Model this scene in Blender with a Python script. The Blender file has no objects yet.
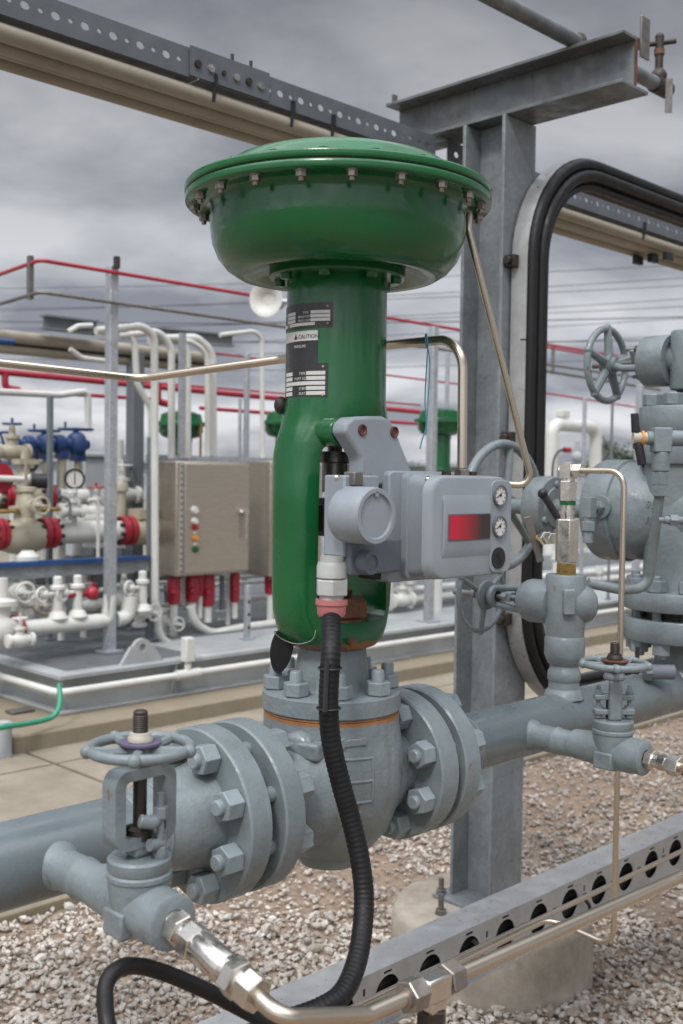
import bpy, bmesh, math, random
from mathutils import Vector, Matrix, noise as mnoise
random.seed(7)
S = bpy.context.scene
COL = S.collection
PI = math.pi
X_, Y_, Z_ = Vector((1,0,0)), Vector((0,1,0)), Vector((0,0,1))

# ------------------------------------------------------------------ camera
F_PX, IW, IH = 1080.0, 683, 1024
CAM_Z = 1.65
cam_d = bpy.data.cameras.new('camera'); cam = bpy.data.objects.new('camera', cam_d); COL.objects.link(cam)
cam.location = (0, 0, CAM_Z)
CR = (Matrix.Rotation(math.radians(-45), 4, 'Z') @ Matrix.Rotation(math.radians(90-1.96), 4, 'X') @ Matrix.Rotation(math.radians(0.8), 4, 'Z'))
cam.rotation_euler = CR.to_euler()
cam_d.sensor_fit = 'VERTICAL'; cam_d.sensor_height = 36.0; cam_d.sensor_width = 24.0
cam_d.lens = F_PX*36.0/IH
cam_d.clip_start = 0.05; cam_d.clip_end = 3000
cam_d.dof.use_dof = True; cam_d.dof.focus_distance = 1.85; cam_d.dof.aperture_fstop = 6.3
S.camera = cam
C0 = Vector((0, 0, CAM_Z)); CR3 = CR.to_3x3(); FW = Vector((0.70711, 0.70711, 0))
def ray(px, py): return CR3 @ Vector(((px-341.5)/F_PX, -(py-512.0)/F_PX, -1.0))
def PD(px, py, d):          # the point of the place seen there at a distance d ahead
    r = ray(px, py); return C0 + r*(d/r.dot(FW))
def PU(px, py, u): r = ray(px, py); return C0 + r*(u/r.x)
def PV(px, py, v): r = ray(px, py); return C0 + r*(v/r.y)
def PZ(px, py, z): r = ray(px, py); return C0 + r*((z-CAM_Z)/r.z)

# ------------------------------------------------------------------ mesh builder
def frame(axis, up=None):
    a = Vector(axis).normalized()
    h = Vector(up) if up is not None else (Z_ if abs(a.z) < .95 else X_)
    x = h.cross(a)
    if x.length < 1e-6: x = Y_.cross(a)
    x.normalize(); y = a.cross(x).normalized()
    return x, y, a
class MB:
    def __init__(s): s.v = []; s.f = []
    def add(s, vs, fs):
        o = len(s.v); s.v += [tuple(v) for v in vs]; s.f += [tuple(i+o for i in f) for f in fs]; return s
    def box(s, c, d, R=None):
        c = Vector(c); h = [x/2 for x in d]
        vs = [Vector((a*h[0], b*h[1], e*h[2])) for a in (-1,1) for b in (-1,1) for e in (-1,1)]
        if R is not None: vs = [R @ v for v in vs]
        return s.add([c+v for v in vs], [(0,1,3,2),(4,6,7,5),(0,4,5,1),(2,3,7,6),(0,2,6,4),(1,5,7,3)])
    def bb(s, a, b):
        return s.box([(a[i]+b[i])/2 for i in range(3)], [abs(b[i]-a[i]) for i in range(3)])
    def bar(s, p0, p1, w, h, up=None):
        p0, p1 = Vector(p0), Vector(p1); x, y, a = frame(p1-p0, up)
        vs = [p + x*(i*w/2) + y*(j*h/2) for p in (p0,p1) for (i,j) in ((-1,-1),(1,-1),(1,1),(-1,1))]
        return s.add(vs, [(3,2,1,0),(4,5,6,7)]+[(i,(i+1)%4,4+(i+1)%4,4+i) for i in range(4)])
    def lathe(s, prof, o, axis=Z_, n=48, a0=None, a1=None, cap=True):
        o = Vector(o); x, y, a = frame(axis); m = len(prof)
        full = a0 is None
        k = n if full else n+1
        vs = []
        for i in range(k):
            t = 2*PI*i/n if full else a0+(a1-a0)*i/n
            d = x*math.cos(t)+y*math.sin(t)
            for (r, h) in prof: vs.append(o + d*max(r,1e-5) + a*h)
        fs = []
        for i in range(n if full else n):
            j = (i+1) % k
            for q in range(m-1): fs.append((i*m+q, j*m+q, j*m+q+1, i*m+q+1))
        if full and cap:
            if prof[0][0] > 1e-4: fs.append(tuple(i*m for i in range(k))[::-1])
            if prof[-1][0] > 1e-4: fs.append(tuple(i*m+m-1 for i in range(k)))
        return s.add(vs, fs)
    def cyl(s, p0, p1, r0, r1=None, n=24):
        p0, p1 = Vector(p0), Vector(p1); r1 = r0 if r1 is None else r1
        return s.lathe([(r0,0),(r1,(p1-p0).length)], p0, p1-p0, n)
    def hexa(s, p0, p1, af, n=6, rot=0.0):
        p0, p1 = Vector(p0), Vector(p1); L = (p1-p0).length; r = af/2/math.cos(PI/6); c = af*.04
        x, y, a = frame(p1-p0); vs = []
        for (rr, h) in ((r-c,0),(r,c),(r,L-c),(r-c,L)):
            for i in range(6):
                t = rot+PI/3*i; vs.append(p0+(x*math.cos(t)+y*math.sin(t))*rr+a*h)
        fs = [tuple(range(6))[::-1], tuple(range(18,24))]
        for q in range(3): fs += [(q*6+i, q*6+(i+1)%6, q*6+6+(i+1)%6, q*6+6+i) for i in range(6)]
        return s.add(vs, fs)
    def sphere(s, c, r, n=16, sz=1.0):
        return s.lathe([(r*math.sin(PI*i/(n//2)), -r*sz*math.cos(PI*i/(n//2))) for i in range(n//2+1)], c, Z_, n, cap=False)
    def torus(s, c, axis, R, r, n=48, m=10, a0=0, a1=None):
        c = Vector(c); x, y, a = frame(axis)
        full = a1 is None; k = n if full else n+1; vs = []
        for i in range(k):
            t = 2*PI*i/n if full else a0+(a1-a0)*i/n
            d = x*math.cos(t)+y*math.sin(t)
            for j in range(m):
                p = 2*PI*j/m; vs.append(c+d*(R+r*math.cos(p))+a*(r*math.sin(p)))
        fs = []
        for i in range(n):
            i2 = (i+1) % k
            for j in range(m): fs.append((i*m+j, i2*m+j, i2*m+(j+1)%m, i*m+(j+1)%m))
        return s.add(vs, fs)
    def tube(s, pts, r, n=12, bend=None, seg=8, radii=None):
        pts = [Vector(p) for p in pts]
        if bend:
            out = [pts[0]]
            for i in range(1, len(pts)-1):
                p, a, b = pts[i], pts[i-1], pts[i+1]
                da, db = (a-p), (b-p); la, lb = da.length, db.length; da.normalize(); db.normalize()
                ang = da.angle(db, PI)
                if ang > PI-.02: out.append(p); continue
                t = min(bend/math.tan(ang/2), la*.48, lb*.48); R = t*math.tan(ang/2)
                bis = (da+db).normalized(); cc = p + bis*(R/math.sin(ang/2))
                v0, v1 = p+da*t-cc, p+db*t-cc; tot = v0.angle(v1); ax = v0.cross(v1).normalized()
                for q in range(seg+1): out.append(cc + Matrix.Rotation(tot*q/seg, 3, ax) @ v0)
            out.append(pts[-1]); pts = out
        t = (pts[1]-pts[0]).normalized(); x, y, _ = frame(t); vs = []; m = len(pts)
        for i, p in enumerate(pts):
            tn = (pts[min(i+1,m-1)]-pts[max(i-1,0)]).normalized()
            q = t.rotation_difference(tn); x = q @ x; y = q @ y; t = tn
            rr = radii[i] if radii else r
            for j in range(n): vs.append(p + (x*math.cos(2*PI*j/n)+y*math.sin(2*PI*j/n))*rr)
        fs = [tuple(range(n))[::-1], tuple(range((m-1)*n, m*n))]
        for i in range(m-1): fs += [(i*n+j, i*n+(j+1)%n, (i+1)*n+(j+1)%n, (i+1)*n+j) for j in range(n)]
        return s.add(vs, fs)
    def prism(s, poly, o, ex, ey, t):           # outline in the plane (ex, ey) at o, thickness vector t
        o, ex, ey, t = Vector(o), Vector(ex), Vector(ey), Vector(t); n = len(poly)
        vs = [o+ex*a+ey*b for a,b in poly]; vs += [v+t for v in vs]
        return s.add(vs, [tuple(range(n))[::-1], tuple(range(n,2*n))]+[(i,(i+1)%n,n+(i+1)%n,n+i) for i in range(n)])
    def sheet(s, outer, holes, o, ex, ey, t):   # flat plate with holes, thickness t along ex x ey
        o, ex, ey = Vector(o), Vector(ex), Vector(ey); ez = ex.cross(ey)
        cu = bpy.data.curves.new('tmp', 'CURVE'); cu.dimensions = '2D'; cu.fill_mode = 'BOTH'; cu.extrude = t/2
        for pl in [outer]+holes:
            sp = cu.splines.new('POLY'); sp.points.add(len(pl)-1); sp.use_cyclic_u = True
            for i,(a,b) in enumerate(pl): sp.points[i].co = (a,b,0,1)
        ob = bpy.data.objects.new('tmp', cu); me = ob.to_mesh()
        s.add([o+ex*v.co.x+ey*v.co.y+ez*v.co.z for v in me.vertices], [tuple(p.vertices) for p in me.polygons])
        ob.to_mesh_clear(); bpy.data.objects.remove(ob); bpy.data.curves.remove(cu); return s
    def text(s, body, size, fn, align='LEFT', ext=0.0):
        cu = bpy.data.curves.new('tmp', 'FONT'); cu.body = body; cu.size = size; cu.align_x = align; cu.extrude = ext; cu.resolution_u = 3
        ob = bpy.data.objects.new('tmp', cu); COL.objects.link(ob)
        dg = bpy.context.evaluated_depsgraph_get(); me = ob.evaluated_get(dg).to_mesh()
        s.add([fn(v.co.x, v.co.y, v.co.z) for v in me.vertices], [tuple(p.vertices) for p in me.polygons])
        ob.evaluated_get(dg).to_mesh_clear(); bpy.data.objects.remove(ob); bpy.data.curves.remove(cu); return s
W = {}
def mesh_of(mb, name, off, mat, smooth=40):
    me = bpy.data.meshes.new(name)
    me.from_pydata([(a-off[0], b-off[1], c-off[2]) for a,b,c in mb.v], [], mb.f)
    bm = bmesh.new(); bm.from_mesh(me); bmesh.ops.recalc_face_normals(bm, faces=bm.faces[:]); bm.to_mesh(me); bm.free()
    for p in me.polygons: p.use_smooth = True
    me.set_sharp_from_angle(angle=math.radians(smooth))
    if mat: me.materials.append(mat)
    return me
def add_bevel(o, b, seg=2):
    m = o.modifiers.new('edges', 'BEVEL'); m.width = b; m.segments = seg; m.limit_method = 'ANGLE'; m.angle_limit = math.radians(38); m.harden_normals = False
def thing(name, label, cat, loc, group=None):
    o = bpy.data.objects.new(name, None); COL.objects.link(o); o.location = loc; o.empty_display_size = .05
    o['label'] = label; o['category'] = cat
    if group: o['group'] = group
    W[o.name] = Vector(loc); return o
def part(name, mb, mat, parent, bevel=0, smooth=40, label=None, seg=2):
    w = W[parent.name]; o = bpy.data.objects.new(name, mesh_of(mb, name, w, mat, smooth)); COL.objects.link(o)
    o.parent = parent; W[o.name] = w
    if bevel: add_bevel(o, bevel, seg)
    if label: o['label'] = label
    return o
def solo(name, mb, mat, label=None, cat=None, group=None, bevel=0, smooth=40, kind=None):
    xs = [v[0] for v in mb.v]; ys = [v[1] for v in mb.v]; zs = [v[2] for v in mb.v]
    w = Vector(((min(xs)+max(xs))/2, (min(ys)+max(ys))/2, min(zs)))
    o = bpy.data.objects.new(name, mesh_of(mb, name, w, mat, smooth)); COL.objects.link(o); o.location = w; W[o.name] = w
    if label: o['label'] = label
    if cat: o['category'] = cat
    if group: o['group'] = group
    if kind: o['kind'] = kind
    if bevel: add_bevel(o, bevel)
    return o
def inst(name, me, p, axis, parent, spin=0.0, bevel=0):   # a part that shares its mesh (built along +Z)
    o = bpy.data.objects.new(name, me); COL.objects.link(o); o.parent = parent; o.location = Vector(p)-W[parent.name]
    q = Z_.rotation_difference(Vector(axis).normalized())
    o.rotation_mode = 'QUATERNION'; o.rotation_quaternion = q @ Matrix.Rotation(spin, 3, 'Z').to_quaternion()
    if bevel: add_bevel(o, bevel)
    W[o.name] = W[parent.name]; return o
def copy_tree(o, parent=None, loc=None, label=None, turn=None):
    c = o.copy(); COL.objects.link(c)
    if parent: c.parent = parent
    if loc is not None: c.location = loc
    if turn is not None: c.rotation_euler = (0,0,turn)
    if label: c['label'] = label
    for ch in list(o.children): copy_tree(ch, c)
    return c

# ------------------------------------------------------------------ materials
def nn(nt, t, **kw):
    n = nt.nodes.new(t)
    for k, v in kw.items():
        if k in n.inputs.keys(): n.inputs[k].default_value = v
        else: setattr(n, k, v)
    return n
def mat(name, col, rough=.5, metal=0., var=.12, vs=6., bump=.0, bs=60., lump=0., ls=18., rust=0., rcol=(.16,.06,.02), rs=9., dirt=0., dcol=(.10,.085,.065), coat=0., stretch=None, rvar=.12, spec=.5, zrust=None, spangle=0., streak=0.):
    m = bpy.data.materials.new(name); m.use_nodes = True; nt = m.node_tree; L = nt.links
    b = nt.nodes['Principled BSDF']; b.inputs['Roughness'].default_value = rough; b.inputs['Metallic'].default_value = metal
    b.inputs['Specular IOR Level'].default_value = spec
    if coat: b.inputs['Coat Weight'].default_value = coat; b.inputs['Coat Roughness'].default_value = .12
    tc = nn(nt, 'ShaderNodeTexCoord'); vec = tc.outputs['Object']
    if stretch:
        mp = nn(nt, 'ShaderNodeMapping'); mp.inputs['Scale'].default_value = stretch; L.new(vec, mp.inputs['Vector']); vec = mp.outputs[0]
    n1 = nn(nt, 'ShaderNodeTexNoise', Scale=vs, Detail=8., Roughness=.62); L.new(vec, n1.inputs['Vector'])
    mr = nn(nt, 'ShaderNodeMapRange'); mr.inputs['From Min'].default_value = .3; mr.inputs['From Max'].default_value = .7
    mr.inputs['To Min'].default_value = 1-var; mr.inputs['To Max'].default_value = 1+var; L.new(n1.outputs['Fac'], mr.inputs['Value'])
    mx = nn(nt, 'ShaderNodeVectorMath', operation='SCALE'); mx.inputs[0].default_value = col[:3]; L.new(mr.outputs[0], mx.inputs['Scale'])
    c = mx.outputs[0]
    def over(c, colr, thr, scale, soft, amt, seed):
        nz = nn(nt, 'ShaderNodeTexNoise', Scale=scale, Detail=9., Roughness=.68)
        mp = nn(nt, 'ShaderNodeMapping'); mp.inputs['Location'].default_value = (seed, seed*1.7, seed*.3); L.new(tc.outputs['Object'], mp.inputs['Vector']); L.new(mp.outputs[0], nz.inputs['Vector'])
        r = nn(nt, 'ShaderNodeMapRange'); r.inputs['From Min'].default_value = thr; r.inputs['From Max'].default_value = thr+soft; r.inputs['To Max'].default_value = amt
        L.new(nz.outputs['Fac'], r.inputs['Value'])
        mi = nn(nt, 'ShaderNodeMix', data_type='RGBA'); L.new(r.outputs[0], mi.inputs['Factor']); L.new(c, mi.inputs['A']); mi.inputs['B'].default_value = (*colr, 1)
        return mi.outputs['Result'], r.outputs[0]
    if spangle:
        vo = nn(nt, 'ShaderNodeTexVoronoi', Scale=70.); L.new(tc.outputs['Object'], vo.inputs['Vector'])
        sv_ = nn(nt, 'ShaderNodeSeparateXYZ'); L.new(vo.outputs['Color'], sv_.inputs[0])
        r = nn(nt, 'ShaderNodeMapRange'); r.inputs['To Min'].default_value = 1-spangle; r.inputs['To Max'].default_value = 1+spangle; L.new(sv_.outputs[0], r.inputs['Value'])
        m2 = nn(nt, 'ShaderNodeVectorMath', operation='SCALE'); L.new(c, m2.inputs[0]); L.new(r.outputs[0], m2.inputs['Scale']); c = m2.outputs[0]
    if streak:                      # faint run marks down the sides
        mp = nn(nt, 'ShaderNodeMapping'); mp.inputs['Scale'].default_value = (14,14,.9); L.new(tc.outputs['Object'], mp.inputs['Vector'])
        nz = nn(nt, 'ShaderNodeTexNoise', Scale=2.2, Detail=7., Roughness=.6); L.new(mp.outputs[0], nz.inputs['Vector'])
        r = nn(nt, 'ShaderNodeMapRange'); r.inputs['From Min'].default_value = .52; r.inputs['From Max'].default_value = .75; r.inputs['To Max'].default_value = streak; L.new(nz.outputs['Fac'], r.inputs['Value'])
        mi = nn(nt, 'ShaderNodeMix', data_type='RGBA'); L.new(r.outputs[0], mi.inputs['Factor']); L.new(c, mi.inputs['A']); mi.inputs['B'].default_value = (*dcol, 1); c = mi.outputs['Result']
    if dirt: c, _ = over(c, dcol, .46, 3.7, .3, dirt, 3.1)
    if rust:
        c, rf = over(c, rcol, .78-.2*rust, rs, .04, .95, 7.7)
        c, rf2 = over(c, (.36,.16,.06), .80-.2*rust, rs*2.3, .03, .8, 1.3)
    if zrust:                       # rust running along a joint at a given height of the thing
        z0, up, dn_, amt, rc = zrust
        sx = nn(nt, 'ShaderNodeSeparateXYZ'); L.new(tc.outputs['Object'], sx.inputs[0])
        ga = nn(nt, 'ShaderNodeMapRange'); ga.inputs['From Min'].default_value = z0-dn_; ga.inputs['From Max'].default_value = z0; L.new(sx.outputs['Z'], ga.inputs['Value'])
        gb = nn(nt, 'ShaderNodeMapRange'); gb.inputs['From Min'].default_value = z0+up; gb.inputs['From Max'].default_value = z0; L.new(sx.outputs['Z'], gb.inputs['Value'])
        gm = nn(nt, 'ShaderNodeMath', operation='MULTIPLY'); L.new(ga.outputs[0], gm.inputs[0]); L.new(gb.outputs[0], gm.inputs[1])
        nz = nn(nt, 'ShaderNodeTexNoise', Scale=38., Detail=8., Roughness=.7); L.new(tc.outputs['Object'], nz.inputs['Vector'])
        ad = nn(nt, 'ShaderNodeMath', operation='ADD'); L.new(gm.outputs[0], ad.inputs[0]); L.new(nz.outputs['Fac'], ad.inputs[1])
        r = nn(nt, 'ShaderNodeMapRange'); r.inputs['From Min'].default_value = 1.42-amt; r.inputs['From Max'].default_value = 1.55-amt; r.inputs['To Max'].default_value = .9; L.new(ad.outputs[0], r.inputs['Value'])
        mi = nn(nt, 'ShaderNodeMix', data_type='RGBA'); L.new(r.outputs[0], mi.inputs['Factor']); L.new(c, mi.inputs['A']); mi.inputs['B'].default_value = (*rc, 1); c = mi.outputs['Result']
    L.new(c, b.inputs['Base Color'])
    rr = nn(nt, 'ShaderNodeMapRange'); rr.inputs['From Min'].default_value = .3; rr.inputs['From Max'].default_value = .7
    rr.inputs['To Min'].default_value = max(.03, rough-rvar); rr.inputs['To Max'].default_value = min(1, rough+rvar)
    n2 = nn(nt, 'ShaderNodeTexNoise', Scale=vs*2.7, Detail=5.); L.new(vec, n2.inputs['Vector']); L.new(n2.outputs['Fac'], rr.inputs['Value']); L.new(rr.outputs[0], b.inputs['Roughness'])
    nrm = None
    if lump:
        n3 = nn(nt, 'ShaderNodeTexNoise', Scale=ls, Detail=3.); L.new(vec, n3.inputs['Vector'])
        bp = nn(nt, 'ShaderNodeBump', Strength=lump, Distance=.004); L.new(n3.outputs['Fac'], bp.inputs['Height']); nrm = bp.outputs[0]
    if bump:
        n4 = nn(nt, 'ShaderNodeTexNoise', Scale=bs, Detail=5.); L.new(vec, n4.inputs['Vector'])
        bp = nn(nt, 'ShaderNodeBump', Strength=bump, Distance=.002); L.new(n4.outputs['Fac'], bp.inputs['Height'])
        if nrm: L.new(nrm, bp.inputs['Normal'])
        nrm = bp.outputs[0]
    if nrm: L.new(nrm, b.inputs['Normal'])
    return m
M = {}
M['grey']   = mat('grey_blue_paint', (.152,.180,.188), .36, 0, .14, 11, .22, 210, .75, 34, rust=.58, dirt=.5, dcol=(.095,.105,.09), rs=15, rvar=.16, streak=.35, spec=0.36)
M['greyfl'] = mat('grey_blue_flange_paint', (.155,.185,.193), .34, 0, .13, 11, .18, 210, .45, 34, rust=.52, dirt=.45, dcol=(.095,.105,.09), rs=15, rvar=.15, streak=.3, spec=0.36)
M['greynut'] = mat('grey_blue_nut_paint', (.185,.22,.23), .36, 0, .15, 14, .2, 210, .5, 40, rust=.66, dirt=.5, dcol=(.09,.095,.08), rs=24, rvar=.15, spec=0.36)
M['greybody'] = mat('grey_blue_casting', (.152,.180,.188), .38, 0, .14, 11, .25, 210, .9, 36, rust=.60, dirt=.55, dcol=(.095,.105,.09), rs=15, rvar=.16, streak=.45, zrust=(.1215,.006,.016,.42,(.26,.11,.035)), spec=0.33)
M['pipe']   = mat('grey_blue_pipe_paint', (.105,.128,.136), .27, 0, .12, 6, .09, 190, .28, 14, rust=.45, dirt=.45, streak=.25, dcol=(.10,.11,.105))
M['rustyjoint'] = mat('rusty_joint', (.20,.09,.03), .8, 0, .5, 30, .3, 90)
M['green']  = mat('green_gloss_paint', (.005,.082,.022), .19, 0, .16, 6, .07, 150, .16, 18, rust=.22, rs=12, dirt=.30, dcol=(.014,.065,.028), coat=.1, rvar=.11, streak=.5, spec=0.42)
M['greenyoke'] = mat('green_yoke_paint', (.005,.082,.022), .21, 0, .16, 6, .07, 150, .16, 18, rust=.22, rs=12, dirt=.30, dcol=(.014,.065,.028), coat=.1, rvar=.11, streak=.5, zrust=(.238,.02,.02,.36,(.17,.06,.018)), spec=0.42)
M['greenrim'] = mat('green_rim_paint', (.005,.088,.024), .22, 0, .2, 9, .1, 120, .15, 30, rust=.42, rs=13, coat=.15, spec=0.42)
M['posit']  = mat('positioner_grey', (.215,.24,.262), .42, 0, .09, 9, .25, 420, .0, 20, dirt=.45, dcol=(.15,.168,.185), rvar=.15, spec=0.3)
M['positd'] = mat('positioner_dark_grey', (.10,.115,.135), .45, 0, .10, 7, .2, 420, dirt=.2, spec=0.3)
M['steel']  = mat('stainless_tube', (.50,.44,.36), .27, .95, .05, 5, .0, 80, rvar=.04, dirt=.3, dcol=(.30,.24,.17))
M['steelf'] = mat('stainless_fitting', (.60,.57,.52), .24, .97, .14, 20, .08, 150, dirt=.3, dcol=(.28,.24,.18))
M['boltsteel'] = mat('bolt_steel', (.26,.235,.21), .42, .85, .25, 30, .2, 200, rust=.35, rs=40)
M['galv']   = mat('galvanised_steel', (.36,.38,.40), .46, .55, .16, 14, .1, 90, spangle=.12, dirt=.25, dcol=(.22,.22,.22), rust=.03)
M['galvd']  = mat('weathered_beam', (.135,.147,.152), .42, .35, .42, 7, .2, 60, dirt=.85, dcol=(.075,.063,.048), rust=.48, rs=7, rvar=.2, streak=.4)
M['post']   = mat('post_paint', (.175,.192,.20), .42, .12, .22, 9, .14, 70, dirt=.6, dcol=(.12,.128,.13), rust=.30, rs=9, rvar=.18, spangle=.10, streak=.35, spec=0.35)
M['traym']  = mat('aluminium_tray', (.33,.335,.33), .42, .35, .16, 14, .1, 90, dirt=.55, dcol=(.24,.225,.20), rust=.10, rvar=.18)
M['black']  = mat('black_rubber', (.009,.009,.0095), .5, 0, .3, 20, .1, 200, spec=0.28)
M['blackp'] = mat('black_plastic', (.02,.02,.022), .38, 0, .2, 20, spec=0.3)
M['hose']   = mat('black_ribbed_conduit', (.008,.008,.0085), .5, 0, .3, 30, spec=0.22)
M['dark']   = mat('dark_oily_steel', (.035,.027,.022), .5, .4, .4, 30, .3, 120, rust=.3)
M['dull']   = mat('dull_steel', (.17,.16,.145), .45, .7, .3, 30, .2, 120, rust=.25)
M['rust']   = mat('rusted_nut', (.10,.042,.022), .7, .1, .5, 25, .4, 90, rust=.5)
M['purple'] = mat('purple_disc', (.09,.075,.13), .5, 0, .3, 30, .1, 100, rust=.3)
M['packing']= mat('pale_packing_nut', (.36,.33,.28), .55, .1, .2, 40, .2, 90, rust=.35)
M['pink']   = mat('pink_gland', (.38,.13,.13), .45, 0, .12, 30, .1, 90, dirt=.25)
M['whitep'] = mat('pale_gland', (.36,.37,.355), .42, .1, .12, 30, .1, 90, dirt=.3)
M['brass']  = mat('brass_bushing', (.30,.20,.07), .4, .8, .3, 30, .2, 90, rust=.3)
M['dial']   = mat('gauge_dial', (.50,.49,.45), .35, 0, .04)
M['label']  = mat('label_black', (.016,.016,.018), .35, 0, .2, 30)
M['labelw'] = mat('label_white', (.48,.48,.455), .4, 0, .1, 40)
M['bolthole']= mat('rusty_socket', (.09,.03,.025), .6, .1, .4, 60)
M['beige']  = mat('beige_conduit', (.27,.24,.19), .5, 0, .14, 6, .08, 60, dirt=.5, dcol=(.20,.165,.115), stretch=(1,4,4), spec=0.3)
M['channel']= mat('grey_perforated_channel', (.105,.117,.128), .5, .2, .14, 9, .1, 80, dirt=.3, spec=0.3)
M['white']  = mat('white_pipe_paint', (.50,.50,.465), .4, 0, .07, 6, dirt=.25, dcol=(.31,.29,.24), spec=0.35)
M['cream']  = mat('cream_body_paint', (.33,.30,.225), .45, 0, .12, 10, lump=.2, dirt=.3, dcol=(.32,.26,.16))
M['red']    = mat('red_paint', (.27,.008,.02), .4, 0, .12, 8, dirt=.15)
M['redp']   = mat('red_pipe_paint', (.30,.014,.03), .4, 0, .12, 8)
M['blue']   = mat('blue_paint', (.009,.045,.15), .38, 0, .12, 8, dirt=.15)
M['cab']    = mat('brushed_cabinet', (.385,.345,.29), .33, .75, .06, 4, .05, 200, stretch=(1,1,30), dirt=.2, dcol=(.38,.34,.29))
M['cabs']   = mat('cabinet_hinge', (.50,.475,.43), .4, .7, .1)
M['skid']   = mat('skid_steel', (.30,.315,.315), .55, .15, .16, 3, .1, 60, dirt=.5, dcol=(.20,.195,.18), rust=.03, spec=0.3)
M['grate']  = mat('deck_grating', (.115,.125,.13), .6, .2, .15, 6, dirt=.2)
M['dgrey']  = mat('dark_grey_steel', (.12,.135,.145), .5, .1, .15, 5)
M['hosegreen'] = mat('green_hose', (.02,.20,.115), .45, 0, .1)
M['wallw']  = mat('pale_wall', (.31,.325,.33), .7, 0, .06, 2)
M['wire']   = mat('wire', (.05,.05,.055), .6)
M['bluetie']= mat('blue_tie', (.05,.20,.28), .5)
M['bark']   = mat('bark', (.09,.07,.05), .9)
M['leaf']   = mat('leaf', (.035,.06,.028), .6, 0, .45, 1.2)
M['orange'] = mat('orange_seal', (.50,.20,.03), .5)
M['padc']   = mat('pad_concrete', (.33,.29,.235), .85, 0, .18, 6, .5, 60, .5, 20, dirt=.95, dcol=(.13,.105,.075), spec=0.2)
M['slabc']  = mat('slab_concrete', (.20,.17,.122), .85, 0, .12, 2, .4, 40, .2, 8, dirt=.6, dcol=(.145,.118,.08), spec=0.2)
M['pave']   = mat('pavement_concrete', (.225,.197,.152), .85, 0, .18, 3.5, .5, 60, .2, 12, dirt=.75, dcol=(.15,.127,.092), spec=0.2)
M['joint']  = mat('joint_dirt', (.10,.085,.065), .95, 0, .3, 20)
# red and dark positioner window; the soft blend paints a reflection into the colour
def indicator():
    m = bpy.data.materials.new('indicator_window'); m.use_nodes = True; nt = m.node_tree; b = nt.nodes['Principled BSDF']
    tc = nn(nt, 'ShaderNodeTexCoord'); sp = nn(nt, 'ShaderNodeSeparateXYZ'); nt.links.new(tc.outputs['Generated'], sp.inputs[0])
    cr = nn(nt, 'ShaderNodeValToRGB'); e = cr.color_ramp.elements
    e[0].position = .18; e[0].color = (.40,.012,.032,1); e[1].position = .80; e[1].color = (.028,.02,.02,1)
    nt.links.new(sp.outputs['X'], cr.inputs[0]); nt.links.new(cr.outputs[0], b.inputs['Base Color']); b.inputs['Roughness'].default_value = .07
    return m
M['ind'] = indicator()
# loose stones: each stone its own tint
def stone():
    m = bpy.data.materials.new('gravel_stone'); m.use_nodes = True; nt = m.node_tree; b = nt.nodes['Principled BSDF']; L = nt.links
    g = nn(nt, 'ShaderNodeNewGeometry'); cr = nn(nt, 'ShaderNodeValToRGB'); e = cr.color_ramp.elements
    e[0].position = 0; e[0].color = (.29,.235,.18,1); e[1].position = 1; e[1].color = (.60,.555,.495,1)
    for p, c in ((.2,(.38,.325,.27,1)),(.45,(.49,.435,.375,1)),(.62,(.40,.375,.34,1)),(.82,(.53,.475,.415,1))):
        k = e.new(p); k.color = c
    L.new(g.outputs['Random Per Island'], cr.inputs[0])
    tc = nn(nt, 'ShaderNodeTexCoord'); nz = nn(nt, 'ShaderNodeTexNoise', Scale=55., Detail=6.); L.new(tc.outputs['Object'], nz.inputs['Vector'])
    nz2 = nn(nt, 'ShaderNodeTexNoise', Scale=1.3, Detail=3.); L.new(tc.outputs['Object'], nz2.inputs['Vector'])
    def rng(s, a, c):
        r = nn(nt, 'ShaderNodeMapRange'); r.inputs['From Min'].default_value = .3; r.inputs['From Max'].default_value = .7; r.inputs['To Min'].default_value = a; r.inputs['To Max'].default_value = c; L.new(s, r.inputs['Value']); return r.outputs[0]
    v = nn(nt, 'ShaderNodeVectorMath', operation='SCALE'); L.new(cr.outputs[0], v.inputs[0]); L.new(rng(nz.outputs['Fac'], .75, 1.2), v.inputs['Scale'])
    v2 = nn(nt, 'ShaderNodeVectorMath', operation='SCALE'); L.new(v.outputs[0], v2.inputs[0]); L.new(rng(nz2.outputs['Fac'], .45, 1.05), v2.inputs['Scale'])
    L.new(v2.outputs[0], b.inputs['Base Color']); b.inputs['Roughness'].default_value = .85
    bp = nn(nt, 'ShaderNodeBump', Strength=.4, Distance=.003); L.new(nz.outputs['Fac'], bp.inputs['Height']); L.new(bp.outputs[0], b.inputs['Normal'])
    return m
M['stone'] = stone()
M['earth'] = mat('gravel_bed', (.20,.145,.10), .95, 0, .35, 30, 1.0, 120, dirt=.4, dcol=(.19,.145,.11))
M['far']   = mat('far_ground', (.15,.135,.11), .95, 0, .15, .5)

# ------------------------------------------------------------------ sky and sun
w = bpy.data.worlds.new('World'); S.world = w; w.use_nodes = True; nt = w.node_tree; L = nt.links
bg = nt.nodes['Background']; bg.inputs['Strength'].default_value = .1
SUN_EL, SUN_AZ = 48.0, -118.0      # azimuth from +Y towards +X, degrees
sky = nn(nt, 'ShaderNodeTexSky'); sky.sky_type = 'NISHITA'; sky.sun_disc = False
sky.sun_elevation = math.radians(SUN_EL); sky.sun_rotation = math.radians(SUN_AZ)
tc = nn(nt, 'ShaderNodeTexCoord'); sp = nn(nt, 'ShaderNodeSeparateXYZ'); L.new(tc.outputs['Generated'], sp.inputs[0])
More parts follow.
